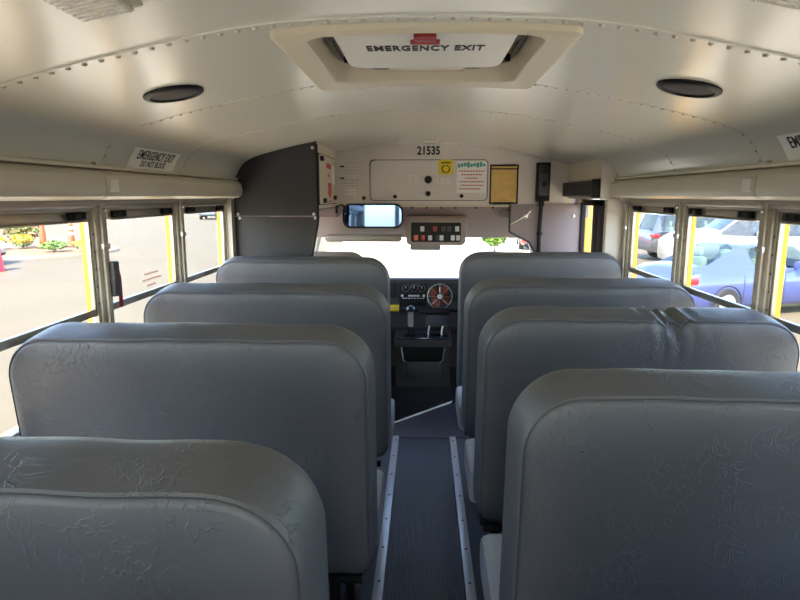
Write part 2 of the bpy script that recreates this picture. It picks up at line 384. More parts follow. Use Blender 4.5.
# ---- side walls, pillars, windows
WX = 1.12
PILLS = {-1: [-2.02, -1.35, -.67, 0.0, .68, 1.365, 2.05, 2.735, 3.425], 1: [-2.02, -1.35, -.67, 0.0, .67, 1.345, 2.02, 2.69, 3.375]}
def make_window(name, sx, y0, y1, idx):
    w = empty(name, label=None, kind='structure')
    f = MB(); X0, X1 = sx * (WX + .005), sx * (WX + .03)
    f.box(X0, X1, y0, y0 + .012, .79, 1.42, .003); f.box(X0, X1, y1 - .012, y1, .79, 1.42, .003)
    f.box(X0, X1, y0, y1, 1.398, 1.425, .003)
    if idx != 8: f.box(sx * (WX + .012), X1, y0, y1, 1.392, 1.40)
    f.box(X0, X1, y0, y1, .78, .80, .003)
    f.build('frame', M_ALUP, w)
    # upper sash, hung a little below the header
    s = MB(); A, B = sx * (WX + .008), sx * (WX + .024)
    s.box(A, B, y0 + .012, y1 - .012, 1.367, 1.397, .003)
    s.box(A, B, y0 + .012, y1 - .012, 1.038, 1.064, .003)
    s.box(A, B, y0 + .012, y0 + .024, 1.05, 1.38, .003); s.box(A, B, y1 - .024, y1 - .012, 1.05, 1.38, .003)
    s.box(sx * (WX - .006), B, y0 + .05, y1 - .05, 1.363, 1.369, .002)
    sash = s.build('sash', M_ALU, w)
    MB().box(sx * (WX + .016), sx * (WX + .0195), y0 + .02, y1 - .02, 1.055, 1.375).build('pane', M_GLASS, w)
    MB().box(sx * (WX + .024), sx * (WX + .0275), y0 + .012, y1 - .012, .795, 1.045).build('pane', M_GLASS, w)
    for q in (y0 + .055, y1 - .145):
        l = MB(); l.box(sx * (WX - .008), A, q, q + .09, 1.372, 1.396, .004)
        l.box(sx * (WX - .013), sx * (WX - .007), q + .014, q + .026, 1.375, 1.393, .002); l.box(sx * (WX - .013), sx * (WX - .007), q + .062, q + .074, 1.375, 1.393, .002)
        l.build('latch', M_BLACK, sash)
    h = MB()
    for k in range(9):
        for yy in (y0 + .009, y1 - .009):
            h.lathe([(.004, 0), (.004, .0015), (0, .0015)], 6, 'x', (X0 - sx * .001 - (0.0015 if sx > 0 else 0), yy, .84 + .06 * k))
    tag(h.build('screw_row', M_BLK2, w), kind='stuff')
    return w
win_n = 0
for sx, side in ((-1, 'left'), (1, 'right')):
    PILL = PILLS[sx]
    wl = empty('wall_' + side, label='%s bus side wall with aluminium window posts' % side, kind='structure')
    MB().box(sx * WX, sx * (WX + .035), Y_BACK, 3.42, -.06, .79).build('lower_panel', M_WALL, wl)
    MB().box(sx * (WX + .035), sx * (WX + .06), Y_BACK, 3.42, -.45, .79).build('outer_skin', M_YEL, wl)
    MB().box(sx * (WX - .012), sx * (WX + .05), Y_BACK, 3.45, 1.42, 1.60).build('header_panel', M_ALUP, wl)
    MB().box(sx * (WX + .045), sx * (WX + .07), Y_BACK, 3.45, 1.405, 1.70).build('outer_skin', M_YEL, wl)
    MB().box(sx * (WX - .008), sx * (WX + .004), Y_BACK, 3.42, 1.408, 1.428, .003).build('drip_rail', M_ALU, wl)
    for i, y in enumerate(PILL):
        hw = .036 if i % 1 == 0 else .03
        p = MB(); p.box(sx * (WX - .004), sx * (WX + .036), y - hw, y + hw, .0, 1.43, .004)
        p.box(sx * (WX - .016), sx * (WX - .003), y - hw * .42, y + hw * .42, .0, 1.425, .004)
        po = p.build('pillar', M_ALUP, wl)
        MB().box(sx * (WX + .036), sx * (WX + .052), y - hw - .001, y + hw - .010, .78, 1.42).build('outer_post', M_YEL, po)
        b = MB(); b.lathe([(.007, -.004), (.007, .004), (0, .005)], 8, 'x', (sx * (WX - .02), y, 1.40)); b.lathe([(.006, -.004), (.006, .004), (0, .005)], 8, 'x', (sx * (WX - .02), y, 1.275))
        b.box(sx * (WX - .019), sx * (WX - .006), y - .022, y + .022, 1.265, 1.285, .003)
        b.build('bolt', M_STEEL, po)
    for a, b in zip(PILL, PILL[1:]):
        win_n += 1
        make_window('window_%d' % win_n, sx, a + .036, b - .036, win_n)

# ---- rear wall behind the camera, door opening added to let sky light in
wb = empty('wall_back', label='rear bus wall with two windows and a door opening added for light', kind='structure')
def rear(x0, x1, z0, z1): MB().box(x0, x1, Y_BACK - .06, Y_BACK, z0, z1).build('panel', M_WALL, wb)
rear(-1.15, 1.15, 1.60, 1.86); rear(-1.15, -1.02, -.06, 1.6); rear(1.02, 1.15, -.06, 1.6)
rear(-.5, -.42, -.06, 1.6); rear(.42, .5, -.06, 1.6); rear(-1.02, -.5, -.06, .75); rear(.5, 1.02, -.06, .75)
for k, (a, b) in enumerate(((-1.02, -.5), (.5, 1.02))):
    w = empty('window_%d' % (win_n + 1 + k), kind='structure'); MB().box(a, b, Y_BACK - .04, Y_BACK - .035, .75, 1.6).build('pane', M_GLASS, w)

# ---- front bulkhead
MB().box(-1.16, -1.09, 3.395, 3.475, -.06, 1.43).build('end_post', M_ALUP, bpy.data.objects['wall_left'])
wf = empty('wall_front', label='beige front bulkhead above the windshield', kind='structure')
poly = [(x, min(z, 1.815) + .004) for x, z in CURVE if -.64 <= x <= 1.04]
poly = [(-.64, 1.375)] + poly + [(1.04, 1.39), (.60, 1.39), (.595, 1.375)]
MB().prism(poly, Y_FRONT, Y_FRONT + .03).build('bulkhead_panel', M_BULK, wf)
mb = MB(); k = -.60
while k < 1.0:
    mb.lathe([(.004, 0), (.003, -.003), (0, -.0035)], 6, 'y', (k, Y_FRONT, zc(k) - .012)); k += .035
tag(mb.build('rivet_row', M_RIVET, wf), kind='stuff')
# sloped trim below it, down to the windshield
mb = MB()
mb.prism([(4.25, 1.376), (4.28, 1.376), (4.80, 1.15), (4.80, 1.12), (4.72, 1.13), (4.25, 1.36)], -1.0, 1.0, 'x')
mb.build('header_trim', M_HEAD, wf)
mb = MB()
for x in (-.08, .02, .12, .22, .36, .48): mb.lathe([(.009, 0), (.007, -.006), (0, -.007)], 8, 'y', (x, 4.25, 1.366))
tag(mb.build('screw_row', M_BLK2, wf), kind='stuff')
MB().box(-.64, .595, 4.238, 4.252, 1.372, 1.386, .004).build('trim_lip', M_CREAM, wf)
# right of the windshield: padded cab trim
mb = MB(); mb.prism([(.595, 1.39), (1.10, 1.39), (1.10, .2), (.86, .2), (.80, 1.02), (.735, 1.13), (.60, 1.20)], 4.24, 4.30); mb.build('cab_trim', M_PURP, wf)
mb = MB(); mb.tube([(.597, 4.236, 1.385), (.597, 4.236, 1.20), (.735, 4.236, 1.128), (.80, 4.236, 1.02), (.86, 4.236, .3)], .008, 6); mb.build('edge_moulding', M_BLK2, wf)
mb = MB(); mb.lathe([(.02, 0), (.018, -.006), (.006, -.012), (0, -.012)], 12, 'y', (.705, 4.24, 1.31)); mb.tube([(.60, 4.235, 1.25), (.705, 4.228, 1.312), (.74, 4.235, 1.345)], .005, 6); mb.build('coat_hook', M_STEEL, wf)
MB().lathe([(.013, 0), (.011, -.008), (0, -.01)], 10, 'y', (1.035, 4.24, 1.31)).build('bolt', M_STEEL, wf)
# right cab side: side wall beside / before the door, box above the door
wr = tag(empty('trim_1'), 'cream box and post framing the service door', None, None, 'structure')
MB().box(1.015, 1.14, 3.41, 3.455, -.06, 1.428, .004).build('door_post', M_OFFW, wr)
mb = MB(); pts = [(x, z - .002) for x, z in CURVE if .985 <= x]; mb.prism([(.985, 1.428)] + [(.985, zc(.985) - .002)] + pts + [(1.10, 1.428)], 3.44, 3.455); mb.build('end_panel', M_BULK, wr)
mb = MB(); mb.box(.985, 1.0, 3.455, 4.25, 1.545, 1.665); mb.build('box_side', M_CREAM, wr)
MB().box(.99, 1.14, 3.455, 4.25, 1.43, 1.546).build('box_lower', M_CREAM, wr)
MB().box(1.0, 1.15, 3.455, 4.25, 1.5, 1.75).build('box_back', M_CREAM, wr)
# left: overhead compartment beside the driver
lb = tag(empty('trim_2'), 'beige overhead box above the driver', None, None, 'structure')
mb = MB(); mb.box(-.635, -.615, 3.475, 4.25, 1.375, 1.755); mb.build('box_side', M_CREAM, lb)
MB().box(-1.12, -.62, 3.475, 4.25, 1.36, 1.376).build('box_bottom', M_HEAD, lb)
# cab left side and A pillars
cs = tag(empty('trim_3'), 'cab side and windshield posts', None, None, 'structure')
MB().box(-1.14, -1.1, 3.42, 4.9, -.1, .78).build('side_panel', M_PURP, cs)
MB().box(-1.14, -1.1, 3.42, 4.9, 1.30, 1.72).build('side_header', M_PURP, cs)
MB().box(1.1, 1.14, 4.32, 4.9, -.1, .78).build('side_panel', M_PURP, cs); MB().box(1.1, 1.14, 4.25, 4.9, 1.30, 1.72).build('side_header', M_PURP, cs)
for sx in (-1, 1):
    m_ = MB(); m_.tube([(sx * .84, 4.78, 1.16), (sx * .96, 5.08, .86), (sx * 1.0, 5.2, .70)], .035, 8); m_.build('a_pillar', M_OFFW, cs)
MB().box(-1.05, 1.05, 4.80, 5.15, 1.135, 1.17).build('roof_edge', M_HEAD, cs)
MB().box(-1.14, -.62, 4.25, 4.85, 1.30, 1.40).build('cab_roof', M_HEAD, cs); MB().box(.55, 1.14, 4.28, 4.85, 1.30, 1.40).build('cab_roof', M_HEAD, cs)
ws = tag(empty('window_30'), 'wide bright windshield', None, None, 'structure')
mb = MB(); rows = []
for t in (0, 1):
    rows.append([(x, 4.80 + .45 * t - .10 * abs(x) ** 2, 1.135 + (.66 - 1.135) * t) for x in [-.95 + .1 * k for k in range(20)]])
mb.grid(rows); mb.build('pane', M_WGLASS, ws)

# ---- service door (folded open glass leaves with black rubber edges, yellow outside)
dr = tag(empty('door_1'), 'black framed service door with yellow outer edge', None, None, 'structure')
def leaf(y0, y1, x0, x1):
    f = MB(); z0, z1 = -.2, 1.425
    f.box(x0, x1, y0, y0 + .10, z0, z1, .004); f.box(x0, x1, y1 - .12, y1, z0, z1, .004); f.box(x0, x1, y0, y1, z1 - .04, z1, .004); f.box(x0, x1, y0, y1, z0, z0 + .1, .004)
    lf = f.build('leaf', M_BLACK, dr); MB().box((x0 + x1) / 2 - .002, (x0 + x1) / 2 + .002, y0 + .04, y1 - .04, z0 + .05, z1 - .03).build('pane', M_GLASS, lf)
    return lf
leaf(3.845, 4.34, 1.085, 1.115); leaf(3.48, 3.835, 1.085, 1.115)
MB().box(1.145, 1.52, 4.37, 4.41, -.5, 1.42, .004).build('outer_panel', M_YEL, dr)
MB().box(1.05, 1.15, 4.20, 4.45, 1.40, 1.56).build('door_header', M_HEAD, dr)

# ================================================================== BENCH SEATS
def outline(w, z0, z1, r, rb, i, nt=52, ns=12, nc=12, sk=1.0):
    """closed ring, inset i, same point count for every inset; starts bottom left, clockwise over the top"""
    a = w / 2 - i * sk; t = z1 - i; b = z0 + i * (.25 if sk < 1 else 1); r = max(r - i, .03); rb = max(rb - i * .5, .012); p = []
    def arc(cx, cz, rr, a0, a1, n):
        for k in range(n + 1):
            q = R(a0 + (a1 - a0) * k / n); p.append((cx + rr * math.cos(q), cz + rr * math.sin(q)))
    def seg(x0, y0, x1, y1, n):
        for k in range(1, n): p.append((x0 + (x1 - x0) * k / n, y0 + (y1 - y0) * k / n))
    arc(-a + r, t - r, r, 180, 90, nc); seg(-a + r, t, a - r, t, nt); arc(a - r, t - r, r, 90, 0, nc)
    seg(a, t - r, a, b + rb, ns); arc(a - rb, b + rb, rb, 0, -90, 4); seg(a - rb, b, -a + rb, b, nt); arc(-a + rb, b + rb, rb, 270, 180, 4); seg(-a, b + rb, -a, t - r, ns)
    return p
def back_meshes(w, z0, z1, thick, r=.135, lean=6.0, dent=None, seed=1):
    rnd = random.Random(seed); k = thick / .17
    band = [(.003, .0245), (.0, .021), (.003, .017), (.018 * k, .013), (.05 * k, .0075), (.09 * k, .002), (.115 * k, .0), (.135 * k, .003), (.153 * k, .013), (.165 * k, .035), (.17 * k, .06), (.172 * k, .10)]
    panel = [(.003, .0245), (-.001, .028), (-.004, .037), (-.007, .06), (-.009, .095), (-.0105, .15), (-.011, .20)]
    ph = [rnd.uniform(0, 6.28) for _ in range(8)]
    def P(x, y, z):
        # soft unevenness of the padding
        u = .0025 * math.sin(9 * x + ph[0]) * math.sin(7 * z + ph[1]) + .0012 * math.sin(31 * x + ph[2] + 5 * z) 
        zz = z + (.0009 * math.sin(13 * x + ph[3]) + .0007 * math.sin(37 * x + ph[4])) * max(0, min(1, (z - z1 + .2) / .1))
        yy = y + u + .0018 * math.sin(70 * x + 20 * z + ph[6]) * max(0, min(1, (z0 + .12 - z) / .1))
        if dent:
            dx = (x - dent[0]) / dent[2]; dz = (z - dent[1]) / (dent[2] * 1.25); d = dx * dx + dz * dz
            g = math.exp(-d * 2.2); fold = math.cos(dx * 7.5 + 3 * dz) * math.exp(-d * .75)
            zz += (-.017 * g + .009 * fold) * (1 if z > z1 - .07 else .3); yy += (.018 * g + .010 * fold) * (1.0 if y < .06 else .2)
        return (x, yy + (z1 - z) * math.tan(R(lean)), zz)
    mb = MB(); mb.grid([[P(x, y, z) for x, z in outline(w, z0, z1, r, .05, i, sk=.62)] for y, i in band], True, True)
    last = [(x, z) for x, z in outline(w, z0, z1, r, .05, .10, sk=.62)]
    n = len(last); mb.add([P(x, .172 * k, z) for x, z in last], [tuple(range(n))], True)
    A = mb.mesh('back_band')
    mb = MB(); mb.grid([[P(x, y, z) for x, z in outline(w, z0, z1, r, .05, i, sk=.62)] for y, i in panel], True, True)
    last = outline(w, z0, z1, r, .05, .20, sk=.62); mb.add([P(x, -.011, z) for x, z in last], [tuple(range(n))], True)
    B = mb.mesh('back_panel')
    mb = MB(); mb.tube([P(x, .0005, z) for x, z in outline(w, z0, z1, r, .05, .023, sk=.62)], .0014, 5, True)
    return A, B, mb.mesh('piping')
def cushion_mesh(w):
    mb = MB(); rows = []; x0, x1 = -w / 2 + .005, w / 2 - .005
    prof = [(.26, .36), (.53, .36), (.562, .375), (.575, .41), (.572, .455), (.55, .487), (.50, .50), (.35, .497), (.28, .488), (.26, .48)]
    for x, ins in ((x0, .03), (x0 + .008, .012), (x0 + .03, 0), (0, 0), (x1 - .03, 0), (x1 - .008, .012), (x1, .03)):
        cy, cz = .35, .43; rows.append([(x, y + (cy - y) * ins * 2, z + (cz - z) * ins * 6) for y, z in prof])
    mb.grid(rows, True, True)
    m = len(prof); mb.add(rows[0], [tuple(range(m))], True); mb.add(rows[-1], [tuple(range(m))[::-1]], True)
    return mb.mesh('cushion')
SW = .965
SEATS = {}
TH = .168
std = back_meshes(SW, .395, 1.108, TH)
std_r = back_meshes(.945, .395, 1.108, TH, seed=3)
cush = cushion_mesh(SW)
def leg_mesh():
    mb = MB(); mb.tube([(0, .10, 0.005), (0, .13, .05), (0, .13, .36)], .016, 8); mb.box(-.03, .03, .06, .16, 0, .012, .003); return mb.mesh('leg')
def leg2_mesh():
    mb = MB(); mb.tube([(0, .50, 0.005), (0, .47, .05), (0, .47, .36)], .016, 8); mb.box(-.03, .03, .45, .55, 0, .012, .003); return mb.mesh('leg')
LEG, LEG2 = leg_mesh(), leg2_mesh()
fr = MB()
for x in (-.40, .40): fr.tube([(x, .13, .33), (x, .52, .33)], .014, 6)
for y in (.13, .47): fr.tube([(-.44, y, .345), (.44, y, .345)], .014, 6)
fr.tube([(-.36, .14, .34), (-.36, .10, .62)], .014, 6); fr.tube([(.36, .14, .34), (.36, .10, .62)], .014, 6)
FRAME = fr.mesh('frame')
def bench(x, y, label, meshes=std, group='grey bench seats in view'):
    t = empty('bench_seat', (x, y, 0), 0, label, 'bench seat', group)
    a = link('backrest', meshes[0], M_VINYL, t); b = link('rear_panel', meshes[1], M_VINYL, a); link('piping', meshes[2], M_PIPE, a)
    link('seat_cushion', cush, M_CUSH, t); link('frame', FRAME, M_BLACK, t)
    for lx in (-.36, .36):
        l = link('leg', LEG, M_BLACK, t); l.location.x = lx; l = link('leg', LEG2, M_BLACK, t); l.location.x = lx
    return t
XL, XR = -.613, .648
bench(XL - .01, .668, 'grey vinyl bench seat nearest the camera in the left row')
bench(XL, 1.456, 'grey vinyl bench seat, second from the camera in the left row')
bench(XL, 2.223, 'grey vinyl bench seat, third from the camera in the left row, behind the barrier')
bench(XR, 1.052, 'grey vinyl bench seat nearest the camera in the right row', std_r)
bench(XR, 1.746, 'grey vinyl bench seat in the right row with a puckered dent in its top edge', back_meshes(.945, .395, 1.108, TH, dent=(.085, 1.09, .055), seed=5))
bench(XR, 2.421, 'grey vinyl bench seat, third from the camera in the right row', std_r)
for i_, (x_, y_) in enumerate(((XL, -.12), (XL, -.89), (XR, .22), (XR, -.49), (XR, -1.2))):  # unseen seats added to shade the low light from the rear
    bench(x_, y_, 'unseen grey vinyl bench seat added behind the camera, ' + ('left side, first', 'left side, second', 'right side, first', 'right side, second', 'right side, third')[i_], std, 'bench seats added to shade light from behind')
bmesh_ = back_meshes(.91, .30, 1.137, .10, r=.12, lean=3.0, seed=9)
def barrier(x, y, label):
    t = empty('crash_barrier', (x, y, 0), 0, label, 'barrier', 'padded barriers ahead of the front seats')
    a = link('padded_panel', bmesh_[0], M_BAR, t); link('rear_panel', bmesh_[1], M_BAR, a); link('piping', bmesh_[2], M_PIPE, a)
    for lx in (-.34, .34):
        mb = MB(); mb.tube([(lx, .10, .004), (lx, .10, .42)], .018, 8); mb.box(lx - .035, lx + .035, .06, .14, 0, .012, .003); mb.build('leg', M_BLACK, t)
barrier(-.63, 3.03, 'grey vinyl padded barrier panel behind the driver, frontmost on the left')
barrier(.655, 3.33, 'grey vinyl padded barrier panel beside the service door, frontmost on the right')

# ================================================================== OVERHEAD RACEWAYS
def raceway(sx, label):
    t = empty('trim_4' if sx < 0 else 'trim_5', (0, 0, 0), 0, label, kind='structure')
    prof = [(1.10, 1.538), (1.078, 1.536), (1.052, 1.527), (1.036, 1.512), (1.032, 1.47), (1.040, 1.447), (1.06, 1.437), (1.10, 1.435)]
    for a, b in ((Y_BACK, 1.955), (1.958, 3.445)):
        mb = MB(); rows = []
        for y, ins in ((a, .25 if a > 0 else 0), (a + .006, .04 if a > 0 else 0), (a + .02, 0), (b - .02, 0), (b - .006, .06), (b, .3)):
            rows.append([(sx * (x + (1.06 - x) * ins * .5), y, z + (1.487 - z) * ins * .5) for x, z in prof])
        mb.grid(rows, True, True); mb.add(rows[0], [tuple(range(8))]); mb.add(rows[-1], [tuple(range(8))])
        mb.build('section', M_DUCT, t)
    MB().box(sx * 1.028, sx * 1.04, 1.972, 2.022, 1.462, 1.503, .003).build('clip', M_WHITE, t)
    mb = MB(); mb.prism([(sx * 1.09, 1.528), (sx * 1.06, 1.54), (sx * 1.06, 1.556), (sx * 1.09, 1.556)], 1.945, 1.99); mb.build('bracket', M_STEEL, t)
    MB().box(sx * 1.055, sx * 1.093, Y_BACK, 3.44, 1.536, 1.548, .004).build('top_lip', M_DUCT, t)
raceway(-1, 'cream overhead raceway above the left windows')
raceway(1, 'cream overhead raceway above the right windows')

# ================================================================== ROOF HATCH
t = empty('roof_hatch', (0, 1.68, 1.80), 0, 'cream roof emergency exit hatch with red handle', 'hatch')
def T(o):   # keep world coordinates for parts of an offset thing
    o.parent = t; o.matrix_parent_inverse = Matrix.Translation(t.location).inverted(); return o
mb = MB(); ox0, ox1, oy0, oy1 = -.335, .335, 1.348, 2.02; ix0, ix1, iy0, iy1 = -.268, .268, 1.368, 1.915
def fl(p, dz): return (p[0], p[1], zc(p[0]) - dz)
def dens(poly, k=4):
    out = []
    for i, p in enumerate(poly):
        q = poly[(i + 1) % len(poly)]
        for j in range(k): out.append((p[0] + (q[0] - p[0]) * j / k, p[1] + (q[1] - p[1]) * j / k))
    return out
A = dens(rrect(ox0, ox1, oy0, oy1, .02), 4); B = dens(rrect(ox0 + .012, ox1 - .012, oy0 + .012, oy1 - .012, .016), 4); Cc = dens(rrect(ix0 - .008, ix1 + .008, iy0 - .008, iy1 + .008, .062), 4); D = dens(rrect(ix0, ix1, iy0, iy1, .056), 4); E_ = dens(rrect(ix0 + .004, ix1 - .004, iy0 + .004, iy1 - .004, .05), 4)
mb.grid([[fl(p, -.002) for p in A], [fl(p, .012) for p in A], [fl(p, .018) for p in B], [fl(p, .017) for p in Cc], [fl(p, .019) for p in D], [fl(p, .016) for p in E_], [(p[0], p[1], 1.90) for p in E_]], True, True)
T(mb.build('hatch_frame', M_CREAM))
mb = MB(); rframe(mb, ix0 + .012, ix1 - .012, iy0 + .012, iy1 - .012, .012, .05, 1.845, 1.853, 'z'); T(mb.build('gasket', M_GREYT))
T(MB().box(-.33, .33, 1.34, 2.0, 1.90, 1.925).build('outer_cover', M_CREAM))
mb = MB(); lp = rrect(-.212, .212, 1.345, 1.795, .045)
lp2 = rrect(-.205, .205, 1.352, 1.788, .04)
mb.grid([[(x, y, 1.845) for x, y in lp], [(x, y, 1.812) for x, y in lp], [(x, y, 1.806) for x, y in lp2]], True, True); mb.add([(x, y, 1.806) for x, y in lp2], [tuple(range(len(lp2)))])
mb.add([(x, y, 1.845) for x, y in lp], [tuple(range(len(lp)))])
lid = T(mb.build('lid', M_OFFW))
def LID(o): o.parent = lid; return o
LID(text('lettering', 'EMERGENCY EXIT', .07, M_INK, None, frame_mtx((.0, 1.557, 1.8052), (1, 0, 0), (0, -1, 0)), sx=.46, bold=.026, space=1.14))
mb = MB(); mb.box(-.026, .026, 1.405, 1.435, 1.79, 1.806, .005); mb.box(-.034, .034, 1.43, 1.447, 1.787, 1.797, .004); LID(mb.build('handle', M_RED))
T(MB().box(-.105, .115, 1.80, 1.885, 1.815, 1.90, .004).build('hinge_box', M_CREAM))
for sx in (-1, 1):
    mb = MB(); c = .005
    mb.prism([(c + sx * .115, 1.862), (c + sx * .115, 1.885), (c + sx * .15, 1.885), (c + sx * .235, 1.79), (c + sx * .215, 1.775), (c + sx * .14, 1.862)], 1.822, 1.842, 'z'); T(mb.build('hinge_arm', M_BLACK))
    mb = MB(); mb.prism([(sx * .258, 1.47), (sx * .235, 1.47), (sx * .222, 1.60), (sx * .205, 1.66), (sx * .215, 1.675), (sx * .245, 1.62)], 1.84, 1.858, 'z'); T(mb.build('strut', M_BLACK))

# ================================================================== CEILING FITTINGS
def ceil_frame(x, y):
    p, nn = curve_at(s_of_x(x)); n_ = Vector((nn[0], 0, nn[1])).normalized(); ty = Vector((0, 1, 0)); tx = ty.cross(n_)
    return Matrix(((tx.x, ty.x, n_.x, p[0]), (tx.y, ty.y, n_.y, y), (tx.z, ty.z, n_.z, p[1]), (0, 0, 0, 1)))
def on_ceiling(name, x, y, label, cat, group=None):
    e = empty(name, (0, 0, 0), 0, label, cat, group); e.matrix_world = ceil_frame(x, y); return e
for x, y, s in ((-.70, 1.72, 'left'), (.70, 1.69, 'right')):
    e = on_ceiling('ceiling_speaker', x, y, 'round black ceiling speaker in the %s roof panel' % s, 'speaker', 'ceiling speakers')
    MB().lathe([(.082, -.004), (.082, .005), (.077, .009), (.066, .010), (.063, .005)], 40).build('rim', M_BLACK, e)
    mb = MB(); mb.lathe([(.064, .003), (.05, .006), (.03, .008), (0, .0085)], 32); mb.build('grille', M_SPKR, e)
for x, y, s in ((-.535, 1.005, 'left'), (.565, .975, 'right')):
    e = on_ceiling('dome_light', x, y, 'clear ribbed rectangular dome light at the top %s' % s, 'light', 'dome lights')
    MB().box(-.058, .058, -.075, .075, -.004, .008, .004).build('base', M_CREAM, e)
    mb = MB(); mb.box(-.045, .045, -.065, .065, .006, .018, .008); ln = mb.build('lens', M_LENS, e)
    mb = MB()
    for k in range(8): mb.box(-.04, .04, -.058 + .0155 * k, -.053 + .0155 * k, .017, .02)
    tag(mb.build('lens_ribs', M_LENS, ln), kind='stuff')
    MB().lathe([(.0032, .008), (.0032, .011), (0, .012)], 8, 'z', (.05, .0, 0)).build('screw', M_BLACK, e)
e = empty('warning_lamp', (.04, 4.13, zc(.04)), 0, 'small oval lamp on the ceiling above the number', 'lamp')
mb = MB(); mb.box(-.055, .055, -.03, .03, -.014, .002, .006); mb.build('base', M_CREAM, e); MB().box(-.035, .035, -.031, .018, -.022, -.012, .004).build('lens', M_LENS, e)

def decal(sx, yc, label):
    """curved exit sign on the roof corner"""
    e = empty('exit_sign', (0, 0, 0), 0, label, 'sign', 'emergency exit signs')
    s0, s1 = .054, .138; half = .20
    def S(u, v, off):   # u right as read from the aisle, v up
        s = s0 + (s1 - s0) * v; p, nn = curve_at(s if sx < 0 else ARC[-1] - s)
        y = yc + (u if sx < 0 else -u); return (p[0] + nn[0] * off, y, p[1] + nn[1] * off)
    mb = MB(); mb.grid([[S(-half + 2 * half * a / 6, b / 10, .0015) for a in range(7)] for b in range(11)]); mb.grid([[S(-half + 2 * half * a / 6, b / 10, .0003) for a in range(7)] for b in range(11)])
    mb.build('plate', M_DECAL, e, fixn=False)
    for body, vc, hgt in (('EMERGENCY EXIT', .66, .052), ('DO NOT BLOCK', .24, .034)):
        me = text_mesh(body, hgt, sx=.70 if hgt > .04 else .78, bold=.015, ext=.0003, space=1.1)
        for v in me.vertices:
            q = S(v.co.x, vc + v.co.y / (s1 - s0), .0022 + v.co.z); v.co = q
        me.materials.clear(); me.materials.append(M_INK); link('lettering', me, None, e)
decal(-1, 2.375, 'white emergency exit sign on the left roof edge, wholly visible')
decal(1, 1.66, 'white emergency exit sign on the right roof edge, cut by the frame')

# ================================================================== BULKHEAD FITTINGS
YF = Y_FRONT
t = empty('storage_door', (.03, YF, 1.39), 0, 'beige overhead storage door with round latches and stickers', 'cabinet door')
mb = MB(); rframe(mb, -.40, .462, 1.394, 1.714, .022, .035, YF - .012, YF); T(mb.build('door_frame', M_BULK))
mb = MB(); mb.prism(rrect(-.372, .434, 1.42, 1.688, .025), YF - .014, YF - .002); door = T(mb.build('door_panel', M_BULK))
mb = MB(); rframe(mb, -.378, .44, 1.414, 1.694, .004, .03, YF - .013, YF - .004); T(mb.build('gap_seal', M_BLK2))
for x, z, r_ in ((.028, 1.558, .026), (.028, 1.462, .018), (-.202, 1.442, .013), (.26, 1.447, .013)):
    mb = MB(); mb.lathe([(r_, -.014), (r_, -.024), (r_ * .8, -.03), (r_ * .75, -.026), (r_ * .3, -.026), (0, -.027)], 18, 'y', (x, YF, z)); T(mb.build('latch', M_BLACK))
T(text('lettering', 'Thomas', .085, mat('faded_lettering', 'ece6e0', .5), None, frame_mtx((.03, YF - .0146, 1.556), *FACE_Y), space=1.15))
# stickers
mb = MB(); mb.prism(rrect(.098, .20, 1.592, 1.694, .02), YF - .0152, YF - .014); st = T(mb.build('yellow_sticker', M_YLAB)); st['label'] = 'small yellow square warning sticker'
mb = MB(); mb.box(.115, .183, YF - .0158, YF - .0152, 1.668, 1.676); mb.tube([(.128, YF - .0156, 1.648), (.122, YF - .0156, 1.63), (.130, YF - .0156, 1.612), (.148, YF - .0156, 1.606)], .004, 5); mb.tube([(.170, YF - .0156, 1.648), (.176, YF - .0156, 1.63), (.168, YF - .0156, 1.612), (.155, YF - .0156, 1.606)], .004, 5)
mb.lathe([(.006, -.0004), (.006, 0), (0, 0)], 8, 'y', (.137, YF - .0154, 1.652)); mb.lathe([(.006, -.0004), (.006, 0), (0, 0)], 8, 'y', (.161, YF - .0154, 1.652))
q = mb.build('print', M_INK, st)
mb = MB(); mb.prism(rrect(.226, .428, 1.468, 1.682, .004), YF - .0152, YF - .014); st = T(mb.build('notice_sheet', M_DECAL)); st['label'] = 'white notice sheet with teal heading'
mb = MB()
for k in range(9): mb.box(.23 + .0215 * k, .248 + .0215 * k, YF - .0157, YF - .0152, 1.640 + .004 * ((k * 7) % 3), 1.664 + .004 * ((k * 5) % 4))
mb.build('heading_print', M_TEAL, st)
mb = MB()
for k, (a, b) in enumerate(((.24, .415), (.255, .40), (.28, .37), (.24, .415), (.25, .41), (.24, .39))):
    x = a
    while x < b: d = .008 + .008 * ((k * 3 + int(x * 900)) % 3); mb.box(x, min(b, x + d), YF - .0157, YF - .0152, 1.612 - .024 * k, 1.619 - .024 * k); x += d + .004
mb.build('text_print', M_REDT, st)
nb = text('fleet_number', '21535', .078, M_INK, None, frame_mtx((.03, YF - .001, 1.752), *FACE_Y), sx=.82, bold=.03); tag(nb, 'black fleet number 21535 above the storage door', 'number')
# small notices left of the door
def notice(name, x0, x1, z0, z1, label, lines, m=M_BULK, hx=None):
    o = MB().box(x0, x1, YF - .0012, YF, z0, z1).build(name, m); tag(o, label, 'sticker', 'stickers left of the storage door')
    mb = MB()
    for k in range(lines):
        z = z1 - .014 - k * (z1 - z0 - .016) / lines; x = x0 + .006
        while x < x1 - .012: d = .006 + .007 * ((k + int(x * 1000)) % 3); mb.box(x, x + d, YF - .0017, YF - .0012, z - .003, z); x += d + .005
    mb.build('text_print', M_GREYT, o)
    if hx: MB().box(x0 + .003, x0 + .035, YF - .0017, YF - .0012, z1 - .011, z1 - .001).build('heading_print', M_INK, o)
M_STK = mat('sticker_beige', 'e2dbd3', .4)
notice('sticker', -.59, -.455, 1.585, 1.655, 'beige instruction sticker, upper of two left of the storage door', 3, M_STK, 1)
notice('sticker', -.59, -.455, 1.505, 1.575, 'beige instruction sticker, lower of two left of the storage door', 4, M_STK, 1)
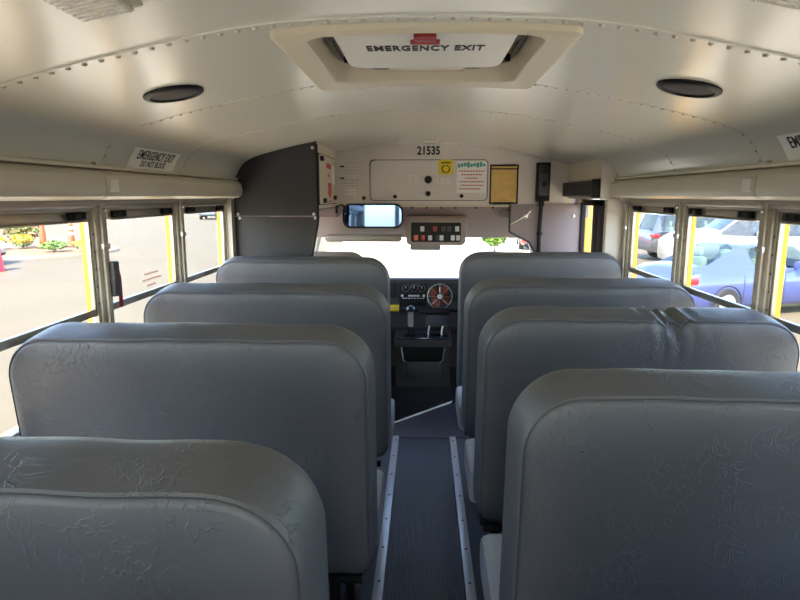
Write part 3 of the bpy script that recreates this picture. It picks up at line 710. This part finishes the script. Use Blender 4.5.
notice('sticker', -.548, -.475, 1.455, 1.495, 'small white label below the beige stickers', 2, M_DECAL)
o = MB().lathe([(.014, 0), (.013, -.006), (.004, -.009), (0, -.009)], 12, 'y', (-.422, YF, 1.432)).build('panel_screw', M_SPKR); tag(o, 'dark round screw left of the storage door', 'screw')
# gold pouch in a black frame
t = empty('document_pouch', (.55, YF, 1.395), 0, 'gold crinkled document pouch in a thin black frame', 'pouch')
mb = MB(); mb.box(.452, .648, YF - .014, YF, 1.392, 1.404); mb.box(.452, .648, YF - .014, YF, 1.648, 1.660); mb.box(.452, .462, YF - .014, YF, 1.392, 1.66); mb.box(.638, .648, YF - .014, YF, 1.392, 1.66); mb.box(.46, .64, YF - .014, YF, 1.626, 1.634); T(mb.build('frame', M_BLACK))
T(MB().box(.46, .64, YF - .009, YF - .001, 1.40, 1.65).build('pouch', M_GOLD))
mb = MB()
for k, (x, z) in enumerate(((.473, 1.403), (.627, 1.403), (.633, 1.655))): mb.lathe([(.004, -.014), (.003, -.017), (0, -.0175)], 8, 'y', (x, YF, z))
tag(T(mb.build('screw_set', M_STEEL)), kind='stuff')
# handset on the right
t = empty('radio_handset', (.81, YF, 1.40), 0, 'black wall mounted handset unit with cord running down', 'radio')
mb = MB(); mb.box(.768, .862, YF - .035, YF, 1.412, 1.672, .006); T(mb.build('cradle', M_BLACK))
mb = MB(); mb.box(.782, .848, YF - .055, YF - .033, 1.45, 1.655, .01); hs = T(mb.build('handset', M_BLK2)); mb = MB(); mb.lathe([(.017, -.055), (.017, -.06), (.012, -.062), (0, -.062)], 16, 'y', (.815, YF, 1.525)); mb.build('knob', M_BLACK, hs)
mb = MB()
for k in range(4): mb.box(.79, .84, YF - .0575, YF - .055, 1.60 + .012 * k, 1.606 + .012 * k)
mb.build('speaker_slots', M_BLACK, hs)
mb = MB(); mb.tube([(.812, YF - .02, 1.42), (.808, YF - .022, 1.30), (.802, YF - .024, 1.15), (.81, YF - .022, 1.0), (.82, YF - .022, .6)], .012, 8); mb.box(.795, .825, YF - .04, YF - .008, 1.375, 1.415, .004); mb.lathe([(.018, -.012), (.018, .012)], 10, 'z', (.805, YF - .022, 1.19)); T(mb.build('cord', M_BLACK))
# black box at the header over the door
t = empty('heater_control_box', (.975, 3.9, 1.44), 0, 'long black box under the header over the service door', 'box')
mb = MB(); mb.box(.95, .985, 3.48, 4.235, 1.443, 1.535, .006); T(mb.build('housing', M_BLK2)); T(MB().box(.945, .988, 3.46, 3.50, 1.437, 1.541, .005).build('end_cap', M_BLACK)); T(MB().box(.9485, .951, 3.53, 4.2, 1.455, 1.523).build('front_panel', M_SPKR))

# access panel with red labels on the left box
t = empty('access_panel', (-.615, 3.85, 1.39), 0, 'beige access panel with red labels beside the driver', 'panel')
mb = MB(); mb.prism(rrect(3.53, 4.17, 1.40, 1.69, .02), -.615, -.606, 'x'); T(mb.build('panel', M_CREAM))
mb = MB(); rframe(mb, 3.525, 4.175, 1.395, 1.695, .006, .02, -.616, -.608, 'x'); T(mb.build('gasket', M_BLACK))
for y, z in ((3.60, 1.665), (3.68, 1.42), (4.10, 1.435)):
    T(MB().box(-.61, -.592, y - .035, y + .035, z - .014, z + .014, .004).build('latch', M_BLACK))
mb = MB(); mb.box(-.6065, -.6052, 3.78, 3.97, 1.617, 1.648); mb.box(-.6065, -.6052, 3.85, 3.90, 1.565, 1.585); mb.box(-.6065, -.6052, 3.83, 3.98, 1.465, 1.53); mb.prism([(3.83, 1.465), (3.98, 1.465), (3.905, 1.425)], -.6065, -.6052, 'x'); mb.box(-.6065, -.6052, 3.84, 3.97, 1.408, 1.418); T(mb.build('red_print', M_REDT))
T(MB().box(-.606, -.6055, 4.0, 4.12, 1.52, 1.645).build('white_label', M_DECAL))

# charcoal partition behind the driver
t = empty('driver_partition', (-.85, 3.45, .5), 0, 'charcoal vinyl covered partition behind the driver', 'partition')
pts = [(x, z + .006) for x, z in CURVE if -1.086 < x < -.61]
poly = [(-1.09, 1.335)] + [(-1.086, 1.50)] + pts + [(-.608, zc(.608) + .006), (-.608, 1.335)]
mb = MB(); mb.prism(poly, 3.45, 3.472); T(mb.build('upper_pad', M_DVINYL))
mb = MB(); mb.prism([(-1.09, .45), (-1.09, 1.33), (-.612, 1.33), (-.612, 1.28), (-.70, .85), (-.70, .45)], 3.452, 3.474); T(mb.build('lower_pad', M_DVINYL))
mb = MB(); mb.tube([(-.606, 3.448, 1.335), (-.612, 3.448, 1.28), (-.70, 3.448, .85), (-.70, 3.448, .45)], .01, 6); mb.tube([(-.606, 3.45, 1.335), (-.606, 3.45, 1.735)], .007, 6); T(mb.build('edge_trim', M_BLACK))
for x, z in ((-1.07, 1.345), (-1.06, 1.322), (-.63, 1.345), (-.622, 1.322), (-.63, 1.715)):
    T(MB().lathe([(.009, 0), (.008, -.006), (0, -.008)], 10, 'y', (x, 3.45, z)).build('bolt', M_STEEL))
mb = MB(); mb.tube([(-.70, 3.46, .004), (-.70, 3.46, .6)], .018, 8); mb.tube([(-1.05, 3.462, .004), (-1.05, 3.462, .6)], .018, 8); T(mb.build('post', M_BLACK))

# interior mirror
t = empty('rear_view_mirror', (-.35, 4.15, 1.31), 0, 'wide rounded interior mirror with black rim', 'mirror')
def tilt(p): # tip the top toward the camera
    x, y, z = p; a = R(-1.2); c = Vector((x, y - 4.15, z - 1.312)); return (x, 4.15 + c.y * math.cos(a) - c.z * math.sin(a), 1.312 + c.y * math.sin(a) + c.z * math.cos(a))
mb = MB(); rframe(mb, -.558, -.142, 1.228, 1.396, .012, .055, 4.14, 4.165); mb.prism(rrect(-.55, -.15, 1.235, 1.388, .05), 4.152, 4.168); mb.v = [tilt(p) for p in mb.v]; T(mb.build('rim', M_BLACK))
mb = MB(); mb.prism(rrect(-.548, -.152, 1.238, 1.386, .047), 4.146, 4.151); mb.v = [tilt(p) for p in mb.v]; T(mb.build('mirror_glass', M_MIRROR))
mb = MB(); mb.tube([(-.50, 4.17, 1.33), (-.57, 4.20, 1.385), (-.61, 4.22, 1.375), (-.615, 4.25, 1.33)], .008, 6); T(mb.build('bracket', M_BLACK))
mb = MB(); mb.tube([(-.36, 4.172, 1.375), (-.36, 4.20, 1.388), (-.36, 4.236, 1.38)], .007, 6); T(mb.build('bracket', M_BLACK))

# switch panel
t = empty('switch_panel', (.09, 4.3, 1.11), 0, 'overhead switch panel with rows of small rocker switches', 'switch panel')
mb = MB(); mb.box(-.135, .31, 4.315, 4.56, 1.15, 1.31, .03); T(mb.build('console', M_HEAD))
mb = MB(); mb.prism(rrect(-.118, .29, 1.108, 1.277, .03), 4.275, 4.40); mb.prism(rrect(-.125, .297, 1.10, 1.285, .035), 4.29, 4.42); T(mb.build('bezel', M_HEAD))
mb = MB(); mb.prism(rrect(-.09, .262, 1.125, 1.262, .012), 4.268, 4.28); T(mb.build('face', mat('switch_face', '0c0c0e', .65)))
def sw(x, z, m, w_=.014, h_=.018): T(MB().box(x - w_, x + w_, 4.258, 4.27, z - h_, z + h_, .004).build('switch', m))
for x, m_ in ((-.055, M_ORANGE), (-.005, M_RED), (.045, M_SWITCH), (.10, M_BLK2), (.125, M_SWITCH), (.205, M_SWITCH), (.243, M_SWITCH)): sw(x, 1.155, m_)
for x, m_ in ((-.01, M_SWITCH), (.08, M_RED), (.14, M_BLK2), (.18, M_BLK2), (.235, M_SWITCH)): sw(x, 1.218, m_)
t = empty('cab_mirror', (.02, 4.45, 1.06), 0, 'small grey mirror hanging below the switch panel', 'mirror')
mb = MB(); mb.prism(rrect(-.10, .125, 1.052, 1.094, .014), 4.43, 4.45); T(mb.build('housing', M_GREYT)); mb = MB(); mb.tube([(.01, 4.45, 1.08), (.01, 4.70, 1.13)], .01, 6); T(mb.build('stem', M_GREYT))
# sun visor
t = empty('sun_visor', (-.42, 4.55, 1.15), 0, 'beige sun visor above the windshield on the driver side', 'visor')
mb = MB(); mb.box(-.72, -.16, 4.36, 4.385, 1.125, 1.165, .012); mb.box(-.71, -.17, 4.38, 4.66, 1.115, 1.14, .012); T(mb.build('pad', M_CHAIR)); mb = MB(); mb.tube([(-.70, 4.37, 1.165), (-.155, 4.37, 1.165)], .008, 6); T(mb.build('rod', M_STEEL))

# ================================================================== CAB
t = empty('driver_seat', (-.62, 4.05, -.002), 0, 'beige high back driver seat behind the partition', 'seat')
mb = MB(); mb.grid([[(-.62 + x, 4.0 + y, z) for x, z in outline(.46, .46, 1.072, .11, .05, i, 10, 8, 8)] for y, i in ((0, .05), (-.01, .02), (.03, 0), (.09, 0), (.12, .03), (.125, .08))], True, True)
for y, i in ((0, .05), (.125, .08)):
    o_ = outline(.46, .46, 1.072, .11, .05, i, 10, 8, 8); mb.add([(-.62 + x, 4.0 + y, z) for x, z in o_], [tuple(range(len(o_)))])
T(mb.build('backrest', M_CHAIR)); T(MB().box(-.86, -.38, 4.06, 4.52, .36, .48, .04).build('seat_cushion', M_CHAIR)); T(MB().box(-.80, -.44, 4.08, 4.45, -.002, .37, .02).build('pedestal', M_BLACK))

t = empty('dashboard', (0, 4.9, .3), 0, 'dark grey dashboard with climate knobs and radio', 'dashboard')
mb = MB(); mb.prism([(4.78, .34), (4.755, .55), (4.745, .76), (4.76, .79), (4.80, .80), (5.18, .72), (5.22, .66), (5.22, .34)], -1.05, 1.05, 'x'); T(mb.build('dash_body', M_DASH))
mb = MB(); mb.box(-.305, -.225, 4.733, 4.76, .64, .765, .008); v_ = T(mb.build('air_vent', M_DASHD))
mb = MB()
for k in range(5): mb.box(-.295, -.235, 4.729, 4.735, .655 + .021 * k, .661 + .021 * k)
mb.build('slats', M_DASH, v_)
T(MB().box(-.20, .035, 4.735, 4.76, .615, .768, .006).build('centre_bezel', M_DASHD))
for x in (-.14, -.075, -.012):
    k_ = MB().lathe([(.027, -.004), (.026, -.012), (.019, -.02), (0, -.021)], 18, 'y', (x, 4.738, .722)); k_ = T(k_.build('climate_knob', M_BLACK))
    mb = MB(); mb.lathe([(.0265, -.0125), (.024, -.0135), (.0225, -.0125)], 18, 'y', (x, 4.738, .722), False); mb.box(x - .003, x + .003, 4.712, 4.718, .722, .738); mb.build('knob_marking', M_KNOB, k_)
r_ = T(MB().box(-.185, .02, 4.726, 4.74, .628, .682, .004).build('radio', M_BLACK))
mb = MB()
for k in range(8): mb.box(-.165 + .0225 * k, -.150 + .0225 * k, 4.723, 4.727, .637, .645)
mb.box(-.12, -.03, 4.723, 4.727, .655, .668); mb.lathe([(.011, -.014), (.011, -.02), (0, -.02)], 10, 'y', (-.168, 4.74, .662)); mb.lathe([(.011, -.014), (.011, -.02), (0, -.02)], 10, 'y', (.004, 4.74, .662)); mb.build('buttons', M_KNOB, r_)
T(MB().box(-.19, .025, 4.742, 4.77, .575, .605, .004).build('storage_slot', M_BLACK))
T(MB().box(.10, .36, 4.738, 4.76, .61, .765, .008).build('glove_panel', M_DASHD))
T(MB().box(-.32, .36, 4.735, 4.765, .53, .545, .005).build('trim_line', M_BLACK))
yl = T(MB().box(-.285, -.195, 4.735, 4.752, .532, .582).build('yellow_label', M_YLAB)); MB().box(-.275, -.205, 4.7345, 4.735, .555, .563).build('print', M_GREYT, yl)
T(MB().box(-.28, .36, 4.765, 4.80, .34, .40, .01).build('lower_trim', M_DASHD))

t = empty('dash_fan', (.13, 4.62, .56), 0, 'small dashboard fan with brown blades and white hub', 'fan')
fc = (.128, 4.64, .675)
mb = MB(); mb.lathe([(.03, -.02), (.034, -.005), (.03, .03), (0, .05)], 16, 'y', fc); T(mb.build('motor', M_BLACK))
mb = MB(); mb.lathe([(.021, -.028), (.018, -.034), (0, -.036)], 16, 'y', fc); T(mb.build('hub', M_WHITE))
bl = MB(); rows = []
for k in range(6):
    u = k / 5; rr = .02 + .068 * u; hw = .010 + .030 * math.sin(math.pi * min(1, u * .85 + .1)); rows.append([(rr, -.004 * j * 2, hw * j) for j in (-1, -.5, 0, .5, 1)])
bl.grid([[(x, y - .002, z) for x, y, z in r] for r in rows]); bl.grid([[(x, y, z) for x, y, z in r] for r in rows]); BLADE = bl.mesh('blade', False)
for k in range(4):
    o = link('blade', BLADE, M_BROWN, None); o.matrix_world = Matrix.Translation((fc[0], fc[1] - .012, fc[2])) @ Matrix.Rotation(R(32 + 90 * k), 4, 'Y'); T(o)
mb = MB()
for k in range(8):
    a = 2 * math.pi * k / 8; c, s = math.cos(a), math.sin(a)
    mb.tube([(fc[0] + .022 * c, fc[1] - .038, fc[2] + .022 * s), (fc[0] + .075 * c, fc[1] - .036, fc[2] + .075 * s), (fc[0] + .095 * c, fc[1] - .014, fc[2] + .095 * s), (fc[0] + .08 * c, fc[1] + .02, fc[2] + .08 * s)], .0009, 4)
mb.tube([(fc[0] + .096 * math.cos(a / 20 * math.pi), fc[1] - .012, fc[2] + .096 * math.sin(a / 20 * math.pi)) for a in range(40)], .0028, 6, True); T(mb.build('cage', M_STEEL))
mb = MB(); mb.tube([(fc[0] - .02, fc[1], fc[2] - .09), (fc[0] - .03, fc[1] + .02, .57)], .006, 6); mb.tube([(fc[0] + .02, fc[1], fc[2] - .09), (fc[0] + .035, fc[1] + .02, .57)], .006, 6); mb.box(fc[0] - .06, fc[0] + .07, 4.62, 4.745, .553, .566, .004); T(mb.build('stand', M_STEEL))

t = empty('engine_cover_console', (0, 4.5, -.002), 0, 'black engine cover console with cup holders and open bin', 'console')
mb = MB()
mb.prism([(-.21, -.002), (-.205, .33), (-.165, .33), (-.13, .07), (.14, .07), (.165, .33), (.205, .33), (.21, -.002)], 4.44, 4.73); T(mb.build('body', M_DASHD))
mb = MB(); mb.box(-.19, .19, 4.50, 4.73, .05, .33); T(mb.build('bin_lining', M_BLACK))
mb = MB(); mb.box(-.135, .14, 4.438, 4.462, .07, .20, .008); T(mb.build('bin_front', M_DASH))
mb = MB(); mb.prism([(-.205, 4.40), (.205, 4.40), (.215, 4.44), (.215, 4.73), (-.215, 4.73), (-.215, 4.44)], .325, .385, 'z'); T(mb.build('tray', M_DASH))
mb = MB(); mb.box(-.205, .205, 4.395, 4.725, .382, .398, .007); tr = T(mb.build('tray_lip', M_BLUEB))
for x in (-.105, .105):
    mb = MB(); mb.lathe([(.045, .398), (.045, .402), (.038, .402), (.036, .385), (0, .385)], 20, 'z', (x, 4.47, 0)); T(mb.build('cup_holder', M_BLACK))
for sx in (-1, 1):
    mb = MB(); mb.tube([(sx * .165, 4.436, .31), (sx * .15, 4.436, .21), (sx * .128, 4.436, .195)], .004, 6); T(mb.build('bin_edge', M_STEEL))

t = empty('padded_armrest_tray', (.10, 4.55, .40), 0, 'glossy dark padded tray on a chrome bracket above the console', 'tray')
mb = MB(); mb.prism(rrect(.015, .19, .485, .565, .03), 4.42, 4.58); T(mb.build('pad', M_BLUEB)); T(MB().box(-.03, .20, 4.46, 4.62, .566, .585, .006).build('board', M_BLACK))
for x in (.05, .15):
    mb = MB(); mb.tube([(x, 4.46, .488), (x - .01, 4.46, .44), (x - .012, 4.46, .403)], .007, 6); T(mb.build('bracket', M_STEEL))
t = empty('door_lever', (-.10, 4.55, .398), 0, 'chrome ribbed control lever with dark round grip', 'lever')
mb = MB(); prof = [(.02, .46)]; low = MB(); low.lathe([(.022, .398), (.018, .46)], 12, 'z', (-.095, 4.50, 0)); T(low.build('post', M_BLACK))
for k in range(9): prof += [(.020, .47 + .012 * k), (.024, .473 + .012 * k), (.024, .477 + .012 * k), (.020, .479 + .012 * k)]
mb.lathe(prof, 14, 'z', (-.095, 4.50, 0)); T(mb.build('shaft', M_STEEL)); mb = MB(); mb.lathe([(.022, .578), (.034, .583), (.038, .598), (.03, .616), (.012, .624), (0, .625)], 16, 'z', (-.095, 4.50, 0)); T(mb.build('grip', M_BLUEB))

# seat-belt cutter pouch hanging on the left window post
t = empty('belt_cutter', (-1.09, 2.075, 1.1), 0, 'black belt cutter holder with red strap on the left window post', 'safety tool')
T(MB().box(-1.115, -1.085, 2.055, 2.095, 1.095, 1.222, .01).build('holder', M_BLK2))
mb = MB(); mb.tube([(-1.10, 2.096, 1.20), (-1.098, 2.107, 1.16), (-1.10, 2.112, 1.10), (-1.10, 2.112, 1.05)], .007, 6); T(mb.build('strap', M_RED))
# faint pink print on the second left window
t = tag(empty('window_sticker', (-1.12, 2.45, 1.12)), 'faint pink lettering sticker on the left window glass', 'sticker')
mb = MB()
for k, (a, b) in enumerate(((2.38, 2.50), (2.36, 2.53), (2.40, 2.48))):
    y = a
    while y < b: mb.box(-1.1352, -1.1345, y, y + .011, 1.128 - .024 * k, 1.137 - .024 * k); y += .016
T(mb.build('print', M_PINKT))

# ================================================================== OUTSIDE
G = -.95
gp = MB(); gp.box(-140, 140, -80, 220, G - .3, G); g = gp.build('ground', M_ASPH); tag(g, 'pale sunlit asphalt car park', None, None, 'structure')
gp = MB(); gp.box(-4.2, 4.8, -14, 60, G, G + .012); g = gp.build('bounce_strip', M_BOUNCE); tag(g, 'pale strip added under the bus to bounce light inside', None, None, 'structure')  # added reflector: lights the ceiling and whitens the windshield view

# planting island with mulch, kerb, bush, flowers
bc = (-16.3, 24.9); bu = (-.90, -.43); bv = (-.43, .90)
def ell(a, r1, r2): c, s = math.cos(a) * r1, math.sin(a) * r2; return (bc[0] + bu[0] * c + bv[0] * s, bc[1] + bu[1] * c + bv[1] * s)
isl = tag(empty('planting_bed', (bc[0], bc[1], G)), 'mulched planting bed with pale kerb in the car park', 'planting bed')
t = isl
mb = MB(); mb.prism([ell(2 * math.pi * k / 40, 2.9, 2.75) for k in range(40)], G, G + .095, 'z'); T(mb.build('mulch', M_MULCH))
mb = MB(); rows = [[ell(2 * math.pi * k / 40, r1, r1 - .15) for k in range(40)] for r1 in (3.03, 2.88)]
mb.grid([[(p[0], p[1], z) for p in rows[i]] for i, z in ((0, G), (0, G + .098), (1, G + .098), (1, G))], False, True); T(mb.build('kerb', M_CURB))
def leaves(mb, c, rx, rz, n, size, seed):
    rnd = random.Random(seed)
    for _ in range(n):
        while True:
            q = Vector((rnd.uniform(-1, 1), rnd.uniform(-1, 1), rnd.uniform(-1, 1)))
            if .25 < q.length < 1: break
        p = Vector(c) + Vector((q.x * rx, q.y * rx, q.z * rz)); d = Vector((rnd.uniform(-1, 1), rnd.uniform(-1, 1), rnd.uniform(-.4, 1))).normalized(); e_ = d.orthogonal().normalized(); s = size * rnd.uniform(.6, 1.3)
        mb.add([p - e_ * s * .4, p + d * s, p + e_ * s * .4, p - d * s * .3], [(0, 1, 2, 3)])
    return mb
def plant(name, x, y, label, cat, r, h, cols, grp=None, n=500, size=.12, seed=1, base=.10):
    t_ = empty(name, (x, y, G + base), 0, label, cat, grp)
    mb = MB(); mb.tube([(0, 0, 0), (.02, .01, h * .45), (0, .03, h * .7)], .04 * r + .01, 6, r2=.01); mb.build('stem', M_BARK, t_)
    for k, (m_, fr_, dz) in enumerate(cols): leaves(MB(), (0, 0, h * (.58 + dz)), r, h * .42, int(n * fr_), size, seed + k).build('foliage' if k == 0 or m_ is not M_FLOWER else 'flowers', m_, t_, False)['kind'] = 'stuff'
    return t_
plant('shrub', -18.3, 26.8, 'leafy reddish green shrub at the back of the planting bed', 'shrub', .75, 1.35, ((M_LEAF, .5, .08), (M_LEAF2, .5, -.05)), None, 700, .13, 3)
plant('flower_clump', -18.55, 24.9, 'yellow and green flower clump below the shrub', 'flowers', .68, .55, ((M_LEAF, .45, 0), (M_FLOWER, .55, .2)), 'flower clumps', 700, .10, 11)
plant('flower_clump', -17.65, 25.75, 'yellow flower clump beside the shrub, left of the cones', 'flowers', .45, .5, ((M_LEAF, .4, 0), (M_FLOWER, .6, .2)), 'flower clumps', 500, .10, 21)
plant('green_plant', -15.3, 24.3, 'low green plant in front of the tall orange cone', 'plant', .55, .42, ((M_LEAF, 1, .08),), 'flower clumps', 420, .10, 31)
plant('flower_clump', -14.0, 24.6, 'yellow flower clump between the two orange cones', 'flowers', .6, .42, ((M_LEAF, .4, 0), (M_FLOWER, .6, .15)), 'flower clumps', 500, .10, 41)
def cone(x, y, label, bands):
    e = empty('traffic_cone', (x, y, G + .1), 0, label, 'cone', 'orange traffic cones')
    MB().box(-.22, .22, -.22, .22, 0, .05, .01).build('base', M_TYRE, e)
    MB().lathe([(.155, .05), (.125, .55), (.095, 1.0), (.085, 1.06), (.05, 1.10), (0, 1.10)], 20).build('body', M_CONE, e)
    for z in bands: MB().lathe([(.157 - .065 * z + .004, z), (.157 - .065 * (z + .12) + .004, z + .12)], 20, caps=False).build('reflective_band', M_DECAL, e)
cone(-16.85, 26.0, 'tall plain orange cone standing in the planting bed', ())
cone(-15.95, 26.65, 'tall orange cone with white bands at the window post', (.55, .80))
e = tag(empty('traffic_barrel', (-13.75, 18.6, G)), 'red traffic barrel at the left edge of the left window', 'barrel')
MB().lathe([(.30, 0), (.30, .1), (.26, .11), (.25, .45), (.23, .46), (.22, .85), (.17, .9), (0, .9)], 20).build('body', M_BARREL, e); MB().lathe([(.09, .9), (.09, .97), (0, .98)], 10).build('handle', M_TYRE, e)

# ---- cars
def car(name, loc, rz, paint, label, st, width=.88, lamps=True, lower=None, group='parked cars', wheels=(-1.4, 1.4), wr_=.32):
    """st: stations (x, half width, z bottom, z belt, z top, half width at top, glass code)"""
    e = empty(name, loc, rz, label, 'car', group)
    def sec(s):
        x, w, zb, zt, zr, wt, _ = s
        h = [(w * .86, zb), (w * .97, zb + .08), (w, zb + (zt - zb) * .55), (w * .985, zt - .02), (w * .95, zt), (wt + .02, zr - .05), (wt - .06, zr - .008), (wt * .5, zr + .012), (0, zr + .018)]
        return [(x, -a, b) for a, b in h] + [(x, a, b) for a, b in h[::-1][1:]]
    rows = [sec(s) for s in st]; n = len(rows[0]); pm = MB(); gl = {}; lo = MB()
    for i in range(len(rows) - 1):
        for k in range(n - 1):
            q = [rows[i][k], rows[i][k + 1], rows[i + 1][k + 1], rows[i + 1][k]]; kk = min(k, n - 2 - k); code = st[i][6]
            key = None
            if kk == 4 and 's' in code: key = 'side_window'
            if kk in (6, 7) and 'w' in code: key = 'windshield'
            if kk in (6, 7) and 'r' in code: key = 'rear_window'
            if key: gl.setdefault((key, i if key == 'side_window' else 0, k < n / 2 if key == 'side_window' else 0), MB()).add(q, [(0, 1, 2, 3)], True)
            elif lower and kk <= 2: lo.add(q, [(0, 1, 2, 3)], True)
            else: pm.add(q, [(0, 1, 2, 3)], True)
    for r_ in (rows[0], rows[-1]): pm.add(r_, [tuple(range(n))])
    def weld(mb, nm, m_):
        me = mb.mesh(nm, False); bm = bmesh.new(); bm.from_mesh(me); bmesh.ops.remove_doubles(bm, verts=bm.verts, dist=.0005); bmesh.ops.recalc_face_normals(bm, faces=bm.faces); bm.to_mesh(me); bm.free()
        return link(nm, me, m_, e)
    body = weld(pm, 'body', paint)
    if lower: weld(lo, 'lower_body', lower)
    for (k_, _, _), mb in gl.items(): weld(mb, k_, M_CGLASS)
    zb = st[len(st) // 2][3]; w0 = st[len(st) // 2][1]
    x0 = min(s[0] for s in st if s[6]); x1 = max(s[0] for s in st if s[6])
    MB().box(x0 + .1, x1, -w0 * .86, w0 * .86, .35, zb - .08).build('interior', M_CINT, e)
    for x in (x0 + .75, x1 - .75):
        for y in (-.38, .38):
            s_ = MB(); s_.box(x - .07, x + .07, y - .22, y + .22, zb - .1, zb + .16, .05); s_.box(x - .055, x + .055, y - .13, y + .13, zb + .17, zb + .36, .05); s_.build('headrest', M_CHEAD, e)
    for x in wheels:
        for sy in (-1, 1):
            w_ = MB(); w_.lathe([(.19, -.09), (wr_ - .02, -.1), (wr_, -.07), (wr_, .07), (wr_ - .02, .1), (.19, .09)], 26, 'y', (x, sy * (width - .07), wr_)); wh = w_.build('wheel', M_TYRE, e)
            r_ = MB(); r_.lathe([(.2, .028), (.19, .036), (.05, .03), (0, .03)], 20, 'y', (x, 0, wr_)); r_.v = [(a, sy * (width + b), c) for a, b, c in r_.v]; r_.build('rim', M_RIM, wh)
            a_ = MB(); pts = [(x + (wr_ + .05) * math.cos(R(q)), wr_ + (wr_ + .05) * math.sin(R(q))) for q in range(-12, 193, 12)]
            a_.tube([(p, sy * (width + .002), z) for p, z in pts], .010, 6); a_.build('wheel_arch', M_TYRE, body)
    if lamps:
        xr, xf = st[1][0], st[-2][0]; zr = st[1][3]; zf = st[-2][3]
        for sy in (-1, 1):
            MB().box(xr - .07, xr + .16, sy * (width * .98), sy * width * .62, zr - .17, zr - .03, .03).build('tail_lamp', M_TAIL, e)
            MB().box(xf - .2, xf + .06, sy * (width * .97), sy * width * .58, zf - .17, zf - .05, .03).build('head_lamp', M_HEADL, e)
            m_ = MB(); m_.box(x1 - .28, x1 - .12, sy * (width - .02), sy * (width + .16), zb + .0, zb + .13, .03); m_.build('side_mirror', paint, e)
            h_ = MB(); h_.box(-.5, -.32, sy * (width - .03), sy * (width + .012), zb - .12, zb - .09, .008); h_.box(.48, .66, sy * (width - .03), sy * (width + .012), zb - .12, zb - .09, .008); h_.build('door_handle', paint, e)
            d_ = MB()
            for xx in (-1.0, .02, .98): d_.tube([(xx, sy * (width * 1.0), .35), (xx, sy * (width * 1.002), zb - .25), (xx, sy * width * .975, zb - .01)], .006, 4)
            d_.build('door_seam', M_TYRE, body)
    return e
SEDAN = [(-2.32, .62, .45, .72, .76, .5, ''), (-2.24, .80, .34, .90, .94, .62, ''), (-2.0, .86, .24, .97, 1.02, .66, ''), (-1.74, .875, .22, .985, 1.045, .67, 'r'), (-.90, .88, .22, .99, 1.40, .56, 'r'), (-.74, .88, .22, .99, 1.425, .55, 's'),
         (.0, .88, .22, .98, 1.455, .56, ''), (.08, .88, .22, .98, 1.455, .56, 's'), (.5, .88, .22, .97, 1.43, .56, 'sw'), (1.22, .88, .22, .96, 1.03, .66, ''), (1.9, .86, .24, .88, .92, .60, ''), (2.2, .80, .32, .74, .78, .52, ''), (2.32, .66, .42, .60, .62, .42, '')]
SUV = [(-2.35, .74, .5, .95, 1.0, .6, ''), (-2.28, .86, .38, 1.05, 1.12, .68, 'r'), (-2.05, .92, .32, 1.12, 1.70, .66, 's'), (-1.2, .93, .32, 1.12, 1.80, .68, ''), (-1.1, .93, .32, 1.12, 1.80, .68, 's'), (-.05, .93, .32, 1.11, 1.81, .68, ''), (.05, .93, .32, 1.11, 1.81, .68, 's'),
       (.55, .93, .32, 1.11, 1.76, .67, 'sw'), (1.22, .93, .32, 1.12, 1.24, .76, ''), (2.0, .91, .34, 1.07, 1.16, .72, ''), (2.28, .85, .42, .96, 1.02, .62, ''), (2.36, .76, .5, .80, .84, .5, '')]
h = R(-5)
car('sedan', (6.87, 12.93, G), R(19.7), M_CBLUE, 'blue sedan parked nearest to the right windows', SEDAN)
car('suv', (9.85, 18.0, G), R(172), M_CWHITE, 'white car with its hood toward the bus behind the blue sedan', [(a * 1.12, b * 1.08, c, d * 1.15, z * 1.15, f * 1.12, g_) for a, b, c, d, z, f, g_ in SUV], 1.0)
car('suv', (10.6, 23.3, G), R(5), M_CSILV, 'silver grey car with dark lower body beyond the white car', SUV, .93, lower=M_CGREY)
car('sedan', (-17.05, 19.9, G), R(6), M_CWHITE, 'white car parked at the left edge behind the red barrel', SEDAN)
car('sedan', (-22, 62, G), R(100), M_CSILV, 'distant silver car seen past the front left window', SEDAN)
car('sedan', (5.35, 28.5, G), R(83), M_CRED, 'red car far ahead beyond the windshield', SEDAN)
plant('roadside_bush', 3.05, 26, 'green bush ahead seen through the windshield', 'bush', .55, 1.25, ((M_LEAF, 1, .02),), None, 900, .16, 51, .012)
plant('tree', 22, 34, 'green tree behind the parked cars on the right', 'tree', 3.0, 6.5, ((M_LEAF, 1, .1),), 'trees beyond the car park', 3000, .38, 61, 0)
plant('tree', 30, 30, 'tall green tree further back behind the parked cars', 'tree', 3.2, 7.5, ((M_LEAF, 1, .1),), 'trees beyond the car park', 3000, .40, 71, 0)
